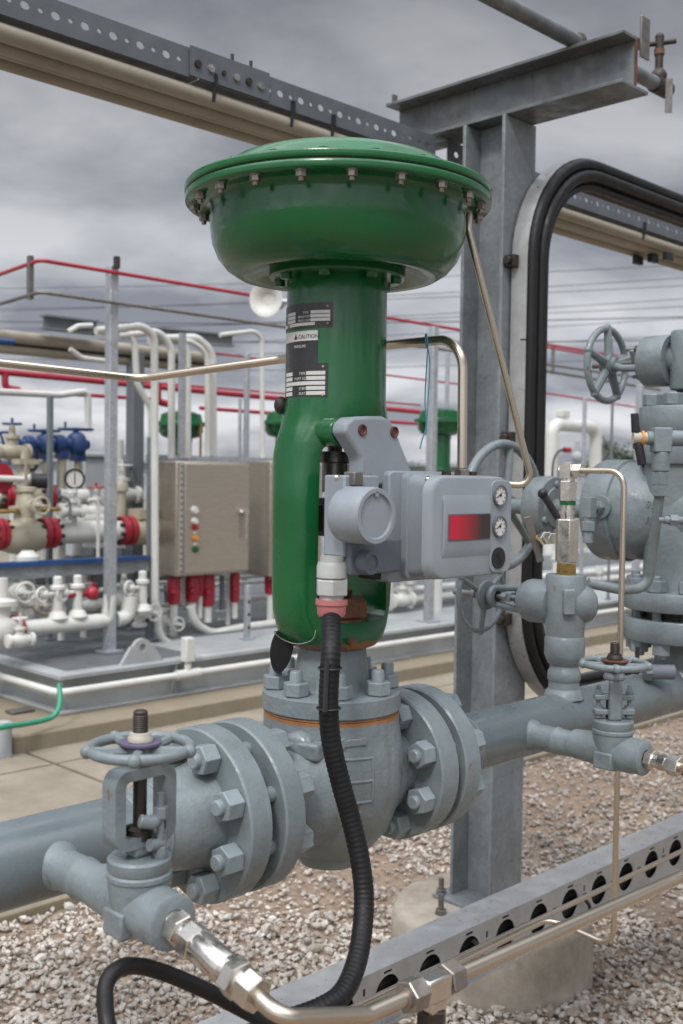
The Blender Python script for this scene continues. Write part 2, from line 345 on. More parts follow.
# clouds on a flat layer overhead: direction divided by height
zz = nn(nt, 'ShaderNodeMath', operation='ADD'); L.new(sp.outputs['Z'], zz.inputs[0]); zz.inputs[1].default_value = .22
zm = nn(nt, 'ShaderNodeMath', operation='MAXIMUM'); L.new(zz.outputs[0], zm.inputs[0]); zm.inputs[1].default_value = .05
dx = nn(nt, 'ShaderNodeMath', operation='DIVIDE'); L.new(sp.outputs['X'], dx.inputs[0]); L.new(zm.outputs[0], dx.inputs[1])
dy = nn(nt, 'ShaderNodeMath', operation='DIVIDE'); L.new(sp.outputs['Y'], dy.inputs[0]); L.new(zm.outputs[0], dy.inputs[1])
cb = nn(nt, 'ShaderNodeCombineXYZ'); L.new(dx.outputs[0], cb.inputs[0]); L.new(dy.outputs[0], cb.inputs[1])
n1 = nn(nt, 'ShaderNodeTexNoise', Scale=1.5, Detail=9., Roughness=.52, Distortion=.3); L.new(cb.outputs[0], n1.inputs['Vector'])
cr = nn(nt, 'ShaderNodeValToRGB'); e = cr.color_ramp.elements
e[0].position = .39; e[0].color = (.19,.198,.23,1); e[1].position = .64; e[1].color = (.52,.525,.55,1)
k = e.new(.5); k.color = (.335,.343,.37,1)
L.new(n1.outputs['Fac'], cr.inputs[0])
el = nn(nt, 'ShaderNodeMapRange'); el.interpolation_type = 'SMOOTHSTEP'
for a, v in (('From Min',.46),('From Max',.8),('To Min',1.0),('To Max',4.2)): el.inputs[a].default_value = v
L.new(sp.outputs['Z'], el.inputs['Value'])
lo = nn(nt, 'ShaderNodeMapRange'); lo.interpolation_type = 'SMOOTHSTEP'
for a, v in (('From Min',.0),('From Max',.42),('To Min',1.52),('To Max',.80)): lo.inputs[a].default_value = v
L.new(sp.outputs['Z'], lo.inputs['Value'])
ml = nn(nt, 'ShaderNodeMath', operation='MULTIPLY'); L.new(el.outputs[0], ml.inputs[0]); L.new(lo.outputs[0], ml.inputs[1])
# the overcast is brighter round the hidden sun, behind the camera
_a, _e = math.radians(SUN_AZ), math.radians(SUN_EL)
dt = nn(nt, 'ShaderNodeVectorMath', operation='DOT_PRODUCT'); L.new(tc.outputs['Generated'], dt.inputs[0]); dt.inputs[1].default_value = (math.sin(_a)*math.cos(_e), math.cos(_a)*math.cos(_e), math.sin(_e))
gl_ = nn(nt, 'ShaderNodeMapRange'); gl_.interpolation_type = 'SMOOTHSTEP'
for a, v in (('From Min',.05),('From Max',1.0),('To Min',1.0),('To Max',3.1)): gl_.inputs[a].default_value = v
L.new(dt.outputs['Value'], gl_.inputs['Value'])
mg = nn(nt, 'ShaderNodeMath', operation='MULTIPLY'); L.new(ml.outputs[0], mg.inputs[0]); L.new(gl_.outputs[0], mg.inputs[1]); ml = mg
m10 = nn(nt, 'ShaderNodeMath', operation='MULTIPLY'); L.new(ml.outputs[0], m10.inputs[0]); m10.inputs[1].default_value = 8.2
sc = nn(nt, 'ShaderNodeVectorMath', operation='SCALE'); L.new(cr.outputs[0], sc.inputs[0]); L.new(m10.outputs[0], sc.inputs['Scale'])
mi = nn(nt, 'ShaderNodeMix', data_type='RGBA'); mi.inputs['Factor'].default_value = .95
L.new(sky.outputs[0], mi.inputs['A']); L.new(sc.outputs[0], mi.inputs['B']); L.new(mi.outputs['Result'], bg.inputs['Color'])
sd = bpy.data.lights.new('sun', 'SUN'); sd.energy = 1.5; sd.angle = math.radians(10); sd.color = (1,.965,.91)
so = bpy.data.objects.new('sun', sd); COL.objects.link(so); so.location = (0,0,20)
a, ev = math.radians(SUN_AZ), math.radians(SUN_EL)   # from behind-left of the camera
sdir = Vector((math.sin(a)*math.cos(ev), math.cos(a)*math.cos(ev), math.sin(ev)))
so.rotation_euler = sdir.to_track_quat('Z','Y').to_euler()
vs = S.view_settings; vs.view_transform = 'Standard'; vs.look = 'None'; vs.exposure = 0.34; vs.gamma = 1.0; vs.use_curve_mapping = False
# ================================================================== MAIN LINE
VP = 1.322; ZP = 1.122          # the pipe runs along +X at y = VP, z = ZP
AX = Vector((1.312, 1.330, 0)) # control valve axis
# ---- fasteners, built along +Z, shared by all flanges
def nut_mesh(name, af, h, stud, mat_, washer=0):
    mb = MB()
    mb.hexa((0,0,0), (0,0,h), af)
    if washer: mb.cyl((0,0,-.001), (0,0,.002), af*.62, n=20)
    if stud:
        r = af*.29
        mb.lathe([(r,0),(r,h+stud*.8),(r*.82,h+stud)], (0,0,0), n=14)
    return mesh_of(mb, name, (0,0,0), mat_)
NUT = nut_mesh('flange_nut', .042, .030, .010, M['greynut'])
NUTS = nut_mesh('bonnet_nut', .038, .023, .019, M['greynut'])
NUTC = nut_mesh('casing_bolt', .0155, .011, .006, M['boltsteel'], 1)
R_FL, R_BC = .1345, .106
def flange_disc(mb, u0, u1, rb, v=VP, z=ZP, R=R_FL):
    L = u1-u0
    mb.lathe([(rb,0),(R-.003,0),(R,.003),(R,L-.003),(R-.003,L),(rb,L)], (u0,v,z), X_, 72, cap=False)
def bolt_ring(name, me, c, axis, rbc, n, parent, a0=0., bevel=.0015):
    x, y, a = frame(axis)
    for i in range(n):
        t = a0+2*PI*i/n
        inst(name, me, Vector(c)+(x*math.cos(t)+y*math.sin(t))*rbc, axis, parent, spin=random.random()*1.0, bevel=bevel)

uA = PV(252,834,VP-R_FL).x; uB = PV(274,834,VP-R_FL).x; uC = PV(287,830,VP-R_FL).x; uD = PV(307,829,VP-R_FL).x
uE = PV(443,782,VP-R_FL).x; uF = PV(460,786,VP-R_FL).x; uG = PV(467,765,VP-R_FL).x; uH = PV(482,765,VP-R_FL).x
# ---------------------------------------------------------------- left pipe spool
t = thing('pipe_spool', 'grey blue pipe coming in at the left with a welded flange and a side branch', 'pipe', (.4, VP, ZP))
mb = MB()
mb.lathe([(.0572,0),(.0572,uA-.135+1.2)], (-1.2,VP,ZP), X_, 56)
part('pipe', mb, M['pipe'], t)
mb = MB(); p0 = uA-.135
mb.lathe([(.0575,0),(.0605,.004),(.0605,.010),(.0585,.014),(.066,.045),(.072,.085),(.078,.118),(.083,.137),(.08,.139)], (p0,VP,ZP), X_, 56, cap=False)
mb.torus((p0+.002,VP,ZP), X_, .0572, .0042, 48, 8)
mb.torus((p0+.045,VP,ZP), X_, .0655, .0025, 48, 8)
part('neck', mb, M['grey'], t)
mb = MB(); flange_disc(mb, uA, uB, .05); fl = part('flange', mb, M['greyfl'], t)
bolt_ring('nut', NUT, (uA,VP,ZP), -X_, R_BC, 8, fl, PI/8)
uBR = PV(62,868,VP-.057).x        # side branch
mb = MB()
mb.lathe([(.0335,.040),(.0315,.053),(.0290,.058),(.0270,.062),(.0262,.064),(.0262,.108),(.028,.110),(.028,.114),(.0262,.117),(.0255,.165)], (uBR,VP,ZP), -Y_, 36, cap=False)
part('branch', mb, M['grey'], t)

# ---------------------------------------------------------------- control valve
cv = thing('control_valve', 'control valve with a big round green diaphragm actuator on a grey blue globe body', 'valve', (AX.x, AX.y, ZP))
def AXZ(z): return Vector((AX.x, AX.y, z))
mb = MB()
mb.lathe([(0,.975),(.052,.977),(.056,.982),(.058,.994),(.075,1.008),(.102,1.04),(.119,1.085),(.126,1.13),(.126,1.17),(.121,1.205),(.118,1.225),(.118,1.243),(.04,1.243)], AXZ(0), Z_, 72)
for (ua, ub, sgn) in ((uD, AX.x, 1), (AX.x, uE, -1)):
    L = ub-ua
    pr = [(.072,0),(.072,.02),(.080,.045),(.096,.085),(.105,L)] if sgn > 0 else [(.105,0),(.096,L-.075),(.082,L-.035),(.074,L-.01),(.074,L)]
    mb.lathe(pr, (ua,VP,ZP), X_, 56)
body = part('valve_body', mb, M['greybody'], cv)
# cast ribs, arrow and boss: raised on the barrel
def bar_r(z):
    P = [(1.04,.102),(1.085,.119),(1.13,.126),(1.17,.126),(1.205,.121),(1.243,.118)]
    for (a,ra),(b,rb) in zip(P,P[1:]):
        if a <= z <= b: return ra+(rb-ra)*(z-a)/(b-a)
    return .118
def cyl_pt(ang, r, z): return Vector((AX.x+r*math.cos(ang), AX.y+r*math.sin(ang), z))
TOCAM = math.radians(225)                      # direction from the valve to the camera; larger angle = to the right
def arc_tube(mb, a0, a1, z0, z1, r=.0028, n=14):
    pts = []
    for i in range(n+1):
        q = i/n; z = z0+(z1-z0)*q; pts.append(cyl_pt(math.radians(a0+(a1-a0)*q), bar_r(z)-.0004, z))
    mb.tube(pts, r, 8)
mb = MB()
for z in (1.185, 1.148, 1.113): arc_tube(mb, 213, 259, z, z)
arc_tube(mb, 213, 213, 1.185, 1.113); arc_tube(mb, 259, 259, 1.185, 1.113)
part('casting_frame', mb, M['grey'], body)
def wrap_poly(mb, poly, t=.004, cz=0):          # outline (angle deg, z) wrapped on the barrel
    vs = []
    for k in (0,1):
        for a_, z in poly: vs.append(cyl_pt(math.radians(a_), bar_r(z)+(-.002 if k == 0 else t), z))
    n = len(poly)
    mb.add(vs, [tuple(range(n))[::-1], tuple(range(n,2*n))]+[(i,(i+1)%n,n+(i+1)%n,n+i) for i in range(n)])
mb = MB(); wrap_poly(mb, [(229,1.212),(236,1.222),(236,1.217),(254,1.219),(254,1.207),(236,1.206),(236,1.201)]); part('flow_arrow', mb, M['grey'], body, bevel=.0015)
mb = MB()
for zz_ in (1.092,): wrap_poly(mb, [(224,1.099),(250,1.099),(250,1.078),(224,1.078)], .003)
part('cast_pad', mb, M['grey'], body, bevel=.0015)
mb = MB()
bd = Vector((math.cos(math.radians(200)), math.sin(math.radians(200)), 0))
mb.lathe([(.0,.0),(.030,.0),(.032,.012),(.028,.024),(.012,.03),(0,.031)], AXZ(1.198)+bd*.108, bd, 20)
mb.box(AXZ(1.20)+bd*.113, (.05,.085,.03), Matrix.Rotation(math.radians(200),3,'Z'))
part('cast_boss', mb, M['grey'], body, bevel=.006, seg=3)
mb = MB(); wrap_poly(mb, [(205,1.165),(211,1.15),(216,1.11),(213,1.09),(209,1.09),(211,1.115),(205,1.145)], .006); part('cast_rib', mb, M['grey'], body, bevel=.003)
mb = MB(); flange_disc(mb, uC, uD, .05); f1 = part('flange', mb, M['greyfl'], body)
bolt_ring('nut', NUT, (uD,VP,ZP), X_, R_BC, 8, f1, PI/8)
mb = MB(); flange_disc(mb, uE, uF, .05); f2 = part('flange', mb, M['greyfl'], body)
bolt_ring('nut', NUT, (uE,VP,ZP), -X_, R_BC, 8, f2, PI/8)
for (a_, b_) in ((uB,uC),(uF,uG)):
    mb = MB(); mb.lathe([(.05,0),(.082,0),(.082,b_-a_),(.05,b_-a_)], (a_,VP,ZP), X_, 48, cap=False); part('gasket', mb, M['dark'], body)
sm = mesh_of(MB().cyl((0,0,0),(0,0,uC-uB+.01),.0125,n=14), 'stud', (0,0,0), M['greyfl'])
bolt_ring('stud', sm, (uB-.005,VP,ZP), X_, R_BC, 8, f1, PI/8, 0)
bolt_ring('stud', sm, (uF-.005,VP,ZP), X_, R_BC, 8, f2, PI/8, 0)
# bonnet
mb = MB(); mb.lathe([(.116,1.2425),(.1185,1.2445),(.116,1.2485)], AXZ(0), Z_, 64); part('rusty_gasket', mb, M['rustyjoint'], cv, label='orange rusted joint line')
mb = MB()
mb.lathe([(.118,1.2475),(.1205,1.250),(.1205,1.277),(.117,1.280),(.072,1.281),(.068,1.284),(.0655,1.292),(.059,1.35),(.059,1.366),(.0,1.366)], AXZ(0), Z_, 72)
bon = part('bonnet', mb, M['greybody'], cv)
bolt_ring('nut', NUTS, AXZ(1.281), Z_, .098, 8, bon, math.radians(8))
# yoke: lofted, with the window cut through
mb = MB(); prof = [(1.352,.060,.060,2.),(1.358,.075,.072,2.2),(1.368,.090,.074,2.4),(1.388,.104,.066,2.8),(1.42,.115,.056,3.4),(1.46,.1175,.051,4.0),(1.60,.1175,.051,4.2),(1.682,.1175,.054,3.8),(1.706,.113,.062,3.0),(1.728,.103,.072,2.4),(1.752,.093,.083,2.15),(1.78,.087,.086,2.0),(1.92,.086,.086,2.0),(1.99,.086,.086,2.0)]
NS = 64; vs = []
for z, ru, rv, e_ in prof:
    for i in range(NS):
        t_ = 2*PI*i/NS; c_, s_ = math.cos(t_), math.sin(t_)
        vs.append(AXZ(z)+Vector((ru*math.copysign(abs(c_)**(2/e_), c_), rv*math.copysign(abs(s_)**(2/e_), s_), 0)))
fs = [tuple(range(NS))[::-1], tuple(range((len(prof)-1)*NS, len(prof)*NS))]
for q in range(len(prof)-1): fs += [(q*NS+i, q*NS+(i+1)%NS, (q+1)*NS+(i+1)%NS, (q+1)*NS+i) for i in range(NS)]
mb.add(vs, fs)
yo = part('yoke', mb, M['greenyoke'], cv, smooth=50)
cut = MB(); oc = []
for (cx, cz, st) in ((.056,1.678,0),(-.056,1.678,90),(-.056,1.428,180),(.056,1.428,270)):
    for q in range(9):
        an = math.radians(st+90*q/8); oc.append((cx+.027*math.cos(an), cz+.027*math.sin(an)))
cut.prism(oc, (AX.x, AX.y-.2, 0), X_, Z_, (0,.4,0))
cme = mesh_of(cut, 'cut', W['control_valve'], None)
co = bpy.data.objects.new('cut', cme); COL.objects.link(co); co.location = W['control_valve']
md = yo.modifiers.new('b', 'BOOLEAN'); md.object = co; md.operation = 'DIFFERENCE'; md.solver = 'EXACT'
add_bevel(yo, .006, 3)
bpy.context.view_layer.update()
nm = bpy.data.meshes.new_from_object(yo.evaluated_get(bpy.context.evaluated_depsgraph_get()))
for p in nm.polygons: p.use_smooth = True
nm.set_sharp_from_angle(angle=math.radians(40)); nm.name = 'yoke'
yo.modifiers.clear(); yo.data = nm; bpy.data.objects.remove(co)
if not nm.materials: nm.materials.append(M['greenyoke'])
# inside the yoke window
mb = MB(); mb.cyl(AXZ(1.36), AXZ(1.70), .0125, n=18); mb.cyl(AXZ(1.40), AXZ(1.46), .019, n=18); st_ = part('stem', mb, M['dull'], cv)
mb = MB(); mb.hexa(AXZ(1.405), AXZ(1.438), .115, rot=.3); mb.lathe([(.062,0),(.062,.012),(.05,.014)], AXZ(1.392), Z_, 10); mb.hexa(AXZ(1.44), AXZ(1.452), .06); part('yoke_locknut', mb, M['rust'], cv)
mb = MB(); mb.bb(AXZ(1.545)+Vector((-.028,-.03,0)), AXZ(1.61)+Vector((.028,.03,0))); mb.bb(AXZ(1.555)+Vector((-.062,-.085,0)), AXZ(1.565)+Vector((.03,-.02,.035))); mb.hexa(AXZ(1.47), AXZ(1.49), .045); mb.hexa(AXZ(1.492), AXZ(1.51), .04)
part('stem_connector', mb, M['dark'], cv, bevel=.002)
mb = MB(); mb.lathe([(.022,0),(.022,.05),(.03,.052),(.03,.07)], AXZ(1.62), Z_, 18); mb.bb(AXZ(1.60)+Vector((-.012,-.055,0)), AXZ(1.69)+Vector((-.004,-.045,0))); part('actuator_rod', mb, M['dull'], cv)
mb = MB(); mb.bb(AXZ(1.585)+Vector((-.05,-.06,0)), AXZ(1.60)+Vector((-.03,-.03,0))); part('travel_pointer', mb, M['brass'], cv, bevel=.001)
# rust patch nuts at the yoke foot
fd = Vector((math.cos(math.radians(228)), math.sin(math.radians(228)), 0))
for da in (-20, 24):
    d_ = Vector((math.cos(math.radians(225+da)), math.sin(math.radians(225+da)), 0)); mb = MB(); mb.cyl(AXZ(1.372)+d_*.076, AXZ(1.372)+d_*.089, .0065, n=12); part('grub_screw', mb, M['rust'], yo)
# diaphragm case
mb = MB()
mb.lathe([(.05,2.006),(.118,2.006),(.135,1.998),(.155,1.989),(.172,1.988),(.190,1.999),(.205,2.017),(.2145,2.040),(.2185,2.064),(.218,2.088),(.219,2.098),(.223,2.103),(.230,2.1055),(.2595,2.1055),(.2605,2.107),(.2605,2.1165),(.259,2.118),(.2,2.118)], AXZ(0), Z_, 96)
lc = part('lower_diaphragm_case', mb, M['green'], cv, smooth=60)
mb = MB()
mb.lathe([(.2,2.120),(.2595,2.120),(.2615,2.122),(.2615,2.1305),(.260,2.133),(.228,2.134),(.219,2.1355),(.213,2.140),(.203,2.156),(.188,2.169),(.16,2.179),(.11,2.185),(.05,2.187),(0,2.1875)], AXZ(0), Z_, 96)
uc = part('upper_diaphragm_case', mb, M['greenrim'], cv, smooth=60)
mb = MB(); mb.lathe([(.15,2.1175),(.2585,2.1175),(.2585,2.1205),(.15,2.1205)], AXZ(0), Z_, 72, cap=False); part('diaphragm_edge', mb, M['black'], cv)
bolt_ring('casing_bolt', NUTC, AXZ(2.1055), -Z_, .2435, 20, lc, math.radians(4), .0006)
hm = mesh_of(MB().hexa((0,0,0),(0,0,.0045),.015), 'bolt_head', (0,0,0), M['greenrim'])
bolt_ring('bolt_head', hm, AXZ(2.1335), Z_, .2435, 20, uc, math.radians(4), .0008)
mb = MB(); mb.lathe([(.08,1.984),(.114,1.984),(.117,1.987),(.117,2.003),(.114,2.006),(.08,2.006)], AXZ(0), Z_, 64, cap=False); col_ = part('mounting_collar', mb, M['green'], cv)
cs = mesh_of(MB().lathe([(.0095,0),(.0095,.007),(.008,.009),(0,.009)], (0,0,0), Z_, 14), 'cap_screw', (0,0,0), M['greenrim'])
bolt_ring('cap_screw', cs, AXZ(1.984), -Z_, .102, 8, col_, .2, 0)
mb = MB(); mb.sphere(cyl_pt(math.radians(141), .0945, 1.768), .012, 14, 1.3); part('vent_plug', mb, M['dark'], yo)
# name plates wrapped round the neck
def neck_pt(px, py, r):
    rr_ = ray(px, py); o = C0-AXZ(0); o.z = 0; d = Vector((rr_.x, rr_.y, 0))
    A, B, Cc = d.dot(d), 2*o.dot(d), o.dot(o)-r*r; disc = max(B*B-4*A*Cc, 0); k = (-B-math.sqrt(disc))/(2*A)
    P = C0+rr_*k; return math.atan2(P.y-AX.y, P.x-AX.x), P.z
def plate(mb, a0, a1, z0, z1, r0, r1, n=14):
    vs = []
    for i in range(n+1):
        a_ = a0+(a1-a0)*i/n
        for (r, z) in ((r0,z0),(r1,z0),(r1,z1),(r0,z1)): vs.append(cyl_pt(a_, r, z))
    fs = [(0,1,2,3),(n*4+3,n*4+2,n*4+1,n*4)]
    for i in range(n): fs += [(i*4+j, i*4+4+j, i*4+4+(j+1)%4, i*4+(j+1)%4) for j in range(4)]
    mb.add(vs, fs)
def wraptext(mb, s, size, a_left, z, r):
    mb.text(s, size, lambda x, y, e: cyl_pt(a_left+x/r, r+e, z+y), ext=.0001)
RN = .0862
aR1, zT1 = neck_pt(333,302,RN); _, zB1 = neck_pt(333,327,RN)
aR2, zT2 = neck_pt(318,330,RN); _, zM2 = neck_pt(318,340,RN); _, zB2 = neck_pt(318,363,RN)
aR3, zT3 = neck_pt(328,363,RN); _, zB3 = neck_pt(328,399,RN)
aL = aR1 - math.radians(92)
nplates = []
for (nm_, ar, zt, zb, rows) in (('rating_plate', aR1, zT1, zB1, [('DIAPHRAGM','TYPE'),('SPRING','BENCH SET'),('RANGE','PRESS UNITS'),('MAX','')]), ('valve_data_plate', aR3, zT3, zB3, [('SERIAL','TYPE'),('BODY','PORT SIZE'),('',''),('MATL','STEM'),('TRIM','SEAT')])):
    mb = MB(); plate(mb, aL, ar, zb, zt, RN-.002, RN+.001); pl = part(nm_, mb, M['label'], yo, label='black name plate with pale data fields riveted to the green neck')
    wb = MB(); tb = MB(); H = zt-zb; n = len(rows); hh = H*.66/n
    a0_ = ar - .105/RN
    for i, (l_, r_) in enumerate(rows):
        zc = zt - H*.20 - (i+.5)*H*.70/n if n == 5 else zt - H*.30 - (i+.5)*H*.62/n
        hb = H*.052 if n == 5 else H*.062
        fe = ar - .004/RN
        if i == n-1 and n == 4: fe = ar - .030/RN
        fw = .034 if r_ else .060
        if n == 5 and i == 2: fw = .075
        plate(wb, fe-fw/RN, fe, zc-hb, zc+hb, RN, RN+.0016, 6)
        plate(wb, fe-.094/RN, fe-.068/RN, zc-hb, zc+hb, RN, RN+.0016, 4)
        if r_: wraptext(tb, r_, hb*2.1, fe-.0610/RN if len(r_) > 5 else fe-.050/RN, zc-hb*.8, RN+.0012)
        if l_ : wraptext(tb, l_, hb*1.7, fe-.122/RN, zc-hb*.6, RN+.0012)
    part('data_field', wb, M['labelw'], pl); part('lettering', tb, M['labelw'], pl)
    for zc in (zt-.006, zb+.006):
        rb = MB(); rb.sphere(cyl_pt(ar-.008/RN, RN+.0005, zc), .0032, 10); part('rivet', rb, M['boltsteel'], pl)
mb = MB(); plate(mb, aL, aR2, zB2, zM2-.0004, RN-.002, RN+.0008); pl = part('caution_plate', mb, M['label'], yo, label='black and white caution label on the green neck')
mb = MB(); plate(mb, aL, aR2, zM2, zT2, RN-.002, RN+.0008); part('caution_band', mb, M['labelw'], pl)
mb = MB(); hC = (zT2-zM2); aC = aR2-.050/RN
wraptext(mb, 'CAUTION', hC*.56, aC+.011/RN, zM2+hC*.22, RN+.0011)
tri = [(aC, zM2+hC*.2), (aC+.009/RN, zM2+hC*.2), (aC+.0045/RN, zM2+hC*.78)]
part('lettering', mb, M['label'], pl); mb = MB(); mb.add([cyl_pt(a_, RN+.0013, z) for a_, z in tri], [(0,1,2)]); part('warning_triangle', mb, M['label'], pl)
mb = MB(); wraptext(mb, 'PRESSURE', .0065, aC, zM2-.011, RN+.0011); part('lettering', mb, M['labelw'], pl)

# ---------------------------------------------------------------- positioner (bolted on, one part tree of the valve)
VF = 1.12                                     # front face of its housing
def q(px, py, v=VF): return PV(px, py, v)
u0, u1 = q(431,525).x, q(511,525).x; zt = q(440,475).z; zb = q(440,579).z-.003; VB = VF+.085; uBP = PV(387,520,VB).x
po = thing('valve_positioner', 'grey box positioner with two small gauges and a red window bolted to the green yoke', 'positioner', ((u0+u1)/2, VB, zb))
def rbox(mb, a, b, r, ax=1, n=6):             # box with rounded outline in the u,z plane
    oc = []
    for (cx, cz, st) in ((b[0]-r,b[2]-r,0),(a[0]+r,b[2]-r,90),(a[0]+r,a[2]+r,180),(b[0]-r,a[2]+r,270)):
        for k_ in range(n+1):
            an = math.radians(st+90*k_/n); oc.append((cx+r*math.cos(an), cz+r*math.sin(an)))
    mb.prism(oc, (0,a[1],0), X_, Z_, (0,b[1]-a[1],0))
mb = MB(); rbox(mb, (uBP,VB-.004,zb-.008), (u1+.002,VB+.03,zt+.006), .010); part('back_plate', mb, M['posit'], po, bevel=.003)
# cover: loft from the wide back outline to the front face, chamfered on the left
def outline(x0, x1, z0, z1, r, v, n=6, cz=0):
    oc = []
    for (cx, cz_, st) in ((x1-r,z1-r,0),(x0+r,z1-r,90),(x0+r,z0+r,180),(x1-r,z0+r,270)):
        for k_ in range(n+1):
            an = math.radians(st+90*k_/n); oc.append(Vector((cx+r*math.cos(an), v, cz_+r*math.sin(an))))
    return oc
uc0 = PV(399,520,VB).x
rings = [outline(uc0, u1, zb-.003, zt+.003, .012, VB-.004), outline(uc0, u1, zb-.003, zt+.003, .012, VB-.016), outline(uc0+.003, u1, zb, zt, .016, VB-.018), outline(uc0+.004, u1, zb, zt, .022, VF+.034), outline(u0-.006, u1-.001, zb+.001, zt-.001, .030, VF+.014), outline(u0, u1-.001, zb+.002, zt-.002, .032, VF+.004), outline(u0+.004, u1-.002, zb+.004, zt-.004, .031, VF+.001), outline(u0+.008, u1-.005, zb+.007, zt-.007, .030, VF)]
mb = MB(); n_ = len(rings[0]); vs = [p for r in rings for p in r]
fs = [tuple(range(n_)), tuple(range((len(rings)-1)*n_, len(rings)*n_))[::-1]]
for k_ in range(len(rings)-1): fs += [(k_*n_+i, k_*n_+(i+1)%n_, (k_+1)*n_+(i+1)%n_, (k_+1)*n_+i) for i in range(n_)]
mb.add(vs, fs); cov = part('cover', mb, M['posit'], po, smooth=28)
# raised waves on the cover face
x0_, x1_ = q(437,530).x, q(488,530).x
xa, xb = q(442,530).x, q(489,530).x
mb = MB(); z4 = [q(450,p).z for p in (494,504,549,559)]
mb.prism([(0,z4[0]),(.0055,z4[1]),(.0055,z4[2]),(0,z4[3])], (xa,VF+.0005,0), -Y_, Z_, (xb-xa,0,0)); part('raised_panel', mb, M['posit'], cov, bevel=.0015)
mb = MB(); rbox(mb, (q(489.5,530).x,VF-.003,zb+.006), (u1-.004,VF+.001,zt-.008), .014); part('gauge_panel', mb, M['posit'], cov, bevel=.001)
mb = MB(); rbox(mb, (q(446,530).x-.0015,VF-.0062,q(446,540).z-.0015), (q(487,530).x+.0015,VF-.003,q(446,515).z+.0015), .002); part('window_frame', mb, M['positd'], cov)
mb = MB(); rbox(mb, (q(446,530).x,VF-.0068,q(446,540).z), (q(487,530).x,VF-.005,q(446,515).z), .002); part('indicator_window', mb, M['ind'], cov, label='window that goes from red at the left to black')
for (px, py, r_) in ((499,495.5,.0185),(498.5,526.5,.0185)):
    c_ = q(px, py, VF-.003)
    mb = MB(); mb.lathe([(r_*.86,0),(r_,0),(r_,.006),(r_*.86,.006),(r_*.82,.003)], c_+Vector((0,.001,0)), -Y_, 32, cap=False); g = part('pressure_gauge', mb, M['positd'], po)
    mb = MB(); mb.cyl(c_+Vector((0,.001,0)), c_-Vector((0,.003,0)), r_*.86, n=32); part('dial', mb, M['dial'], g)
    mb = MB(); mb.box(c_+Vector((-.002,-.0035,.001)), (.0012,.0006,.017), Matrix.Rotation(1.0,3,'Y'))
    for k_ in range(9):
        an = math.radians(-140+35*k_); mb.box(c_+Vector((math.sin(an)*r_*.68,-.0034,math.cos(an)*r_*.68)), (.0011,.0005,.0035), Matrix.Rotation(an,3,'Y'))
    mb.cyl(c_-Vector((0,.003,0)), c_-Vector((0,.005,0)), .0018, n=10); part('needle', mb, M['blackp'], g)
c_ = q(498,558,VF-.003); mb = MB(); mb.cyl(c_+Vector((0,.002,0)), c_-Vector((0,.002,0)), .0185, n=32); kn = part('blanking_plug', mb, M['blackp'], po)
mb = MB()
for k_ in range(6): mb.box(c_-Vector((0,.0024,0)), (.0012,.0008,.024), Matrix.Rotation(k_*PI/6,3,'Y'))
part('plug_rib', mb, M['blackp'], kn)
scr = mesh_of(MB().lathe([(.0055,0),(.0055,.003),(.004,.005),(0,.0055)], (0,0,0), Z_, 14), 'screw', (0,0,0), M['steelf'])
for z_ in (zt-.007, zb+.008): inst('cover_screw', scr, (uc0+.009, VF+.032, z_), -Y_, po)
# dark block behind, left of the back plate
ua_, ub_ = PV(352,520,VB+.02).x, u0-.026
mb = MB(); mb.bb((uBP-.006,VB+.012,zb-.004), (u1-.05,VB+.06,zt+.002)); part('mounting_block', mb, M['blackp'], po, bevel=.003)
# mounting arm to the yoke
VA = 1.215
def w2(px, py, v=VA): p = PV(px, py, v); return (p.x, p.z)
oc = [w2(345,432), w2(347,422), w2(354,417), w2(368,416), w2(383,416), w2(391,420), w2(396,429), w2(404,450), w2(413,472), w2(412,486), w2(362,486), w2(362,458)]
mb = MB(); mb.prism(oc, (0,VA,0), X_, Z_, (0,.034,0)); arm = part('mounting_arm', mb, M['posit'], po, bevel=.006, seg=3)
hl = mesh_of(MB().lathe([(.0,-.0005),(.0075,-.0005),(.0078,-.004),(.0095,-.004),(.0095,.0015),(.0075,.002),(.006,-.001),(.0,-.001)], (0,0,0), Z_, 18), 'socket_screw', (0,0,0), M['bolthole'])
for (px, py) in ((362,430),(394,432)):
    a_ = w2(px, py); inst('socket_screw', hl, (a_[0], VA-.001, a_[1]), -Y_, arm)
a_ = w2(356,424)
for da in (.0,.05):
    mb = MB(); mb.cyl((a_[0]+da,VA+.034,a_[1]-.012), (a_[0]+da,VA+.075,a_[1]-.012), .024, n=24); part('yoke_pad', mb, M['green'], yo, bevel=.003)
# terminal housing with the round cap
VT = VF+.055
cc = PV(375,516,VF)
mb = MB(); mb.lathe([(0,0),(.041,0),(.0425,.002),(.044,.006),(.044,.058),(.042,.062)], (cc.x,VF+.062,cc.z), -Y_, 56)
cap_ = part('terminal_cap', mb, M['posit'], po)
cap_.data.materials[0] = M['posit']
mb = MB(); mb.lathe([(.0335,0),(.0345,.0012),(.0345,.004),(.0425,.004),(.0425,-.0)], (cc.x,VF-.000,cc.z), -Y_, 56, cap=False)
mb.bb((cc.x-.003,VF-.004,cc.z+.029), (cc.x+.004,VF-.0005,cc.z+.0375)); part('cap_rim', mb, M['posit'], cap_, bevel=.0008)
mb = MB()
p0_, p1_ = PV(344,530,VT+.004), PV(352,530,VT+.01)
mb.bb((p0_.x, VT+.004, PV(335,556,VT+.03).z), (p1_.x+.055, VT+.050, PV(335,475,VT+.03).z)); tb_ = part('terminal_box', mb, M['posit'], po, bevel=.003)
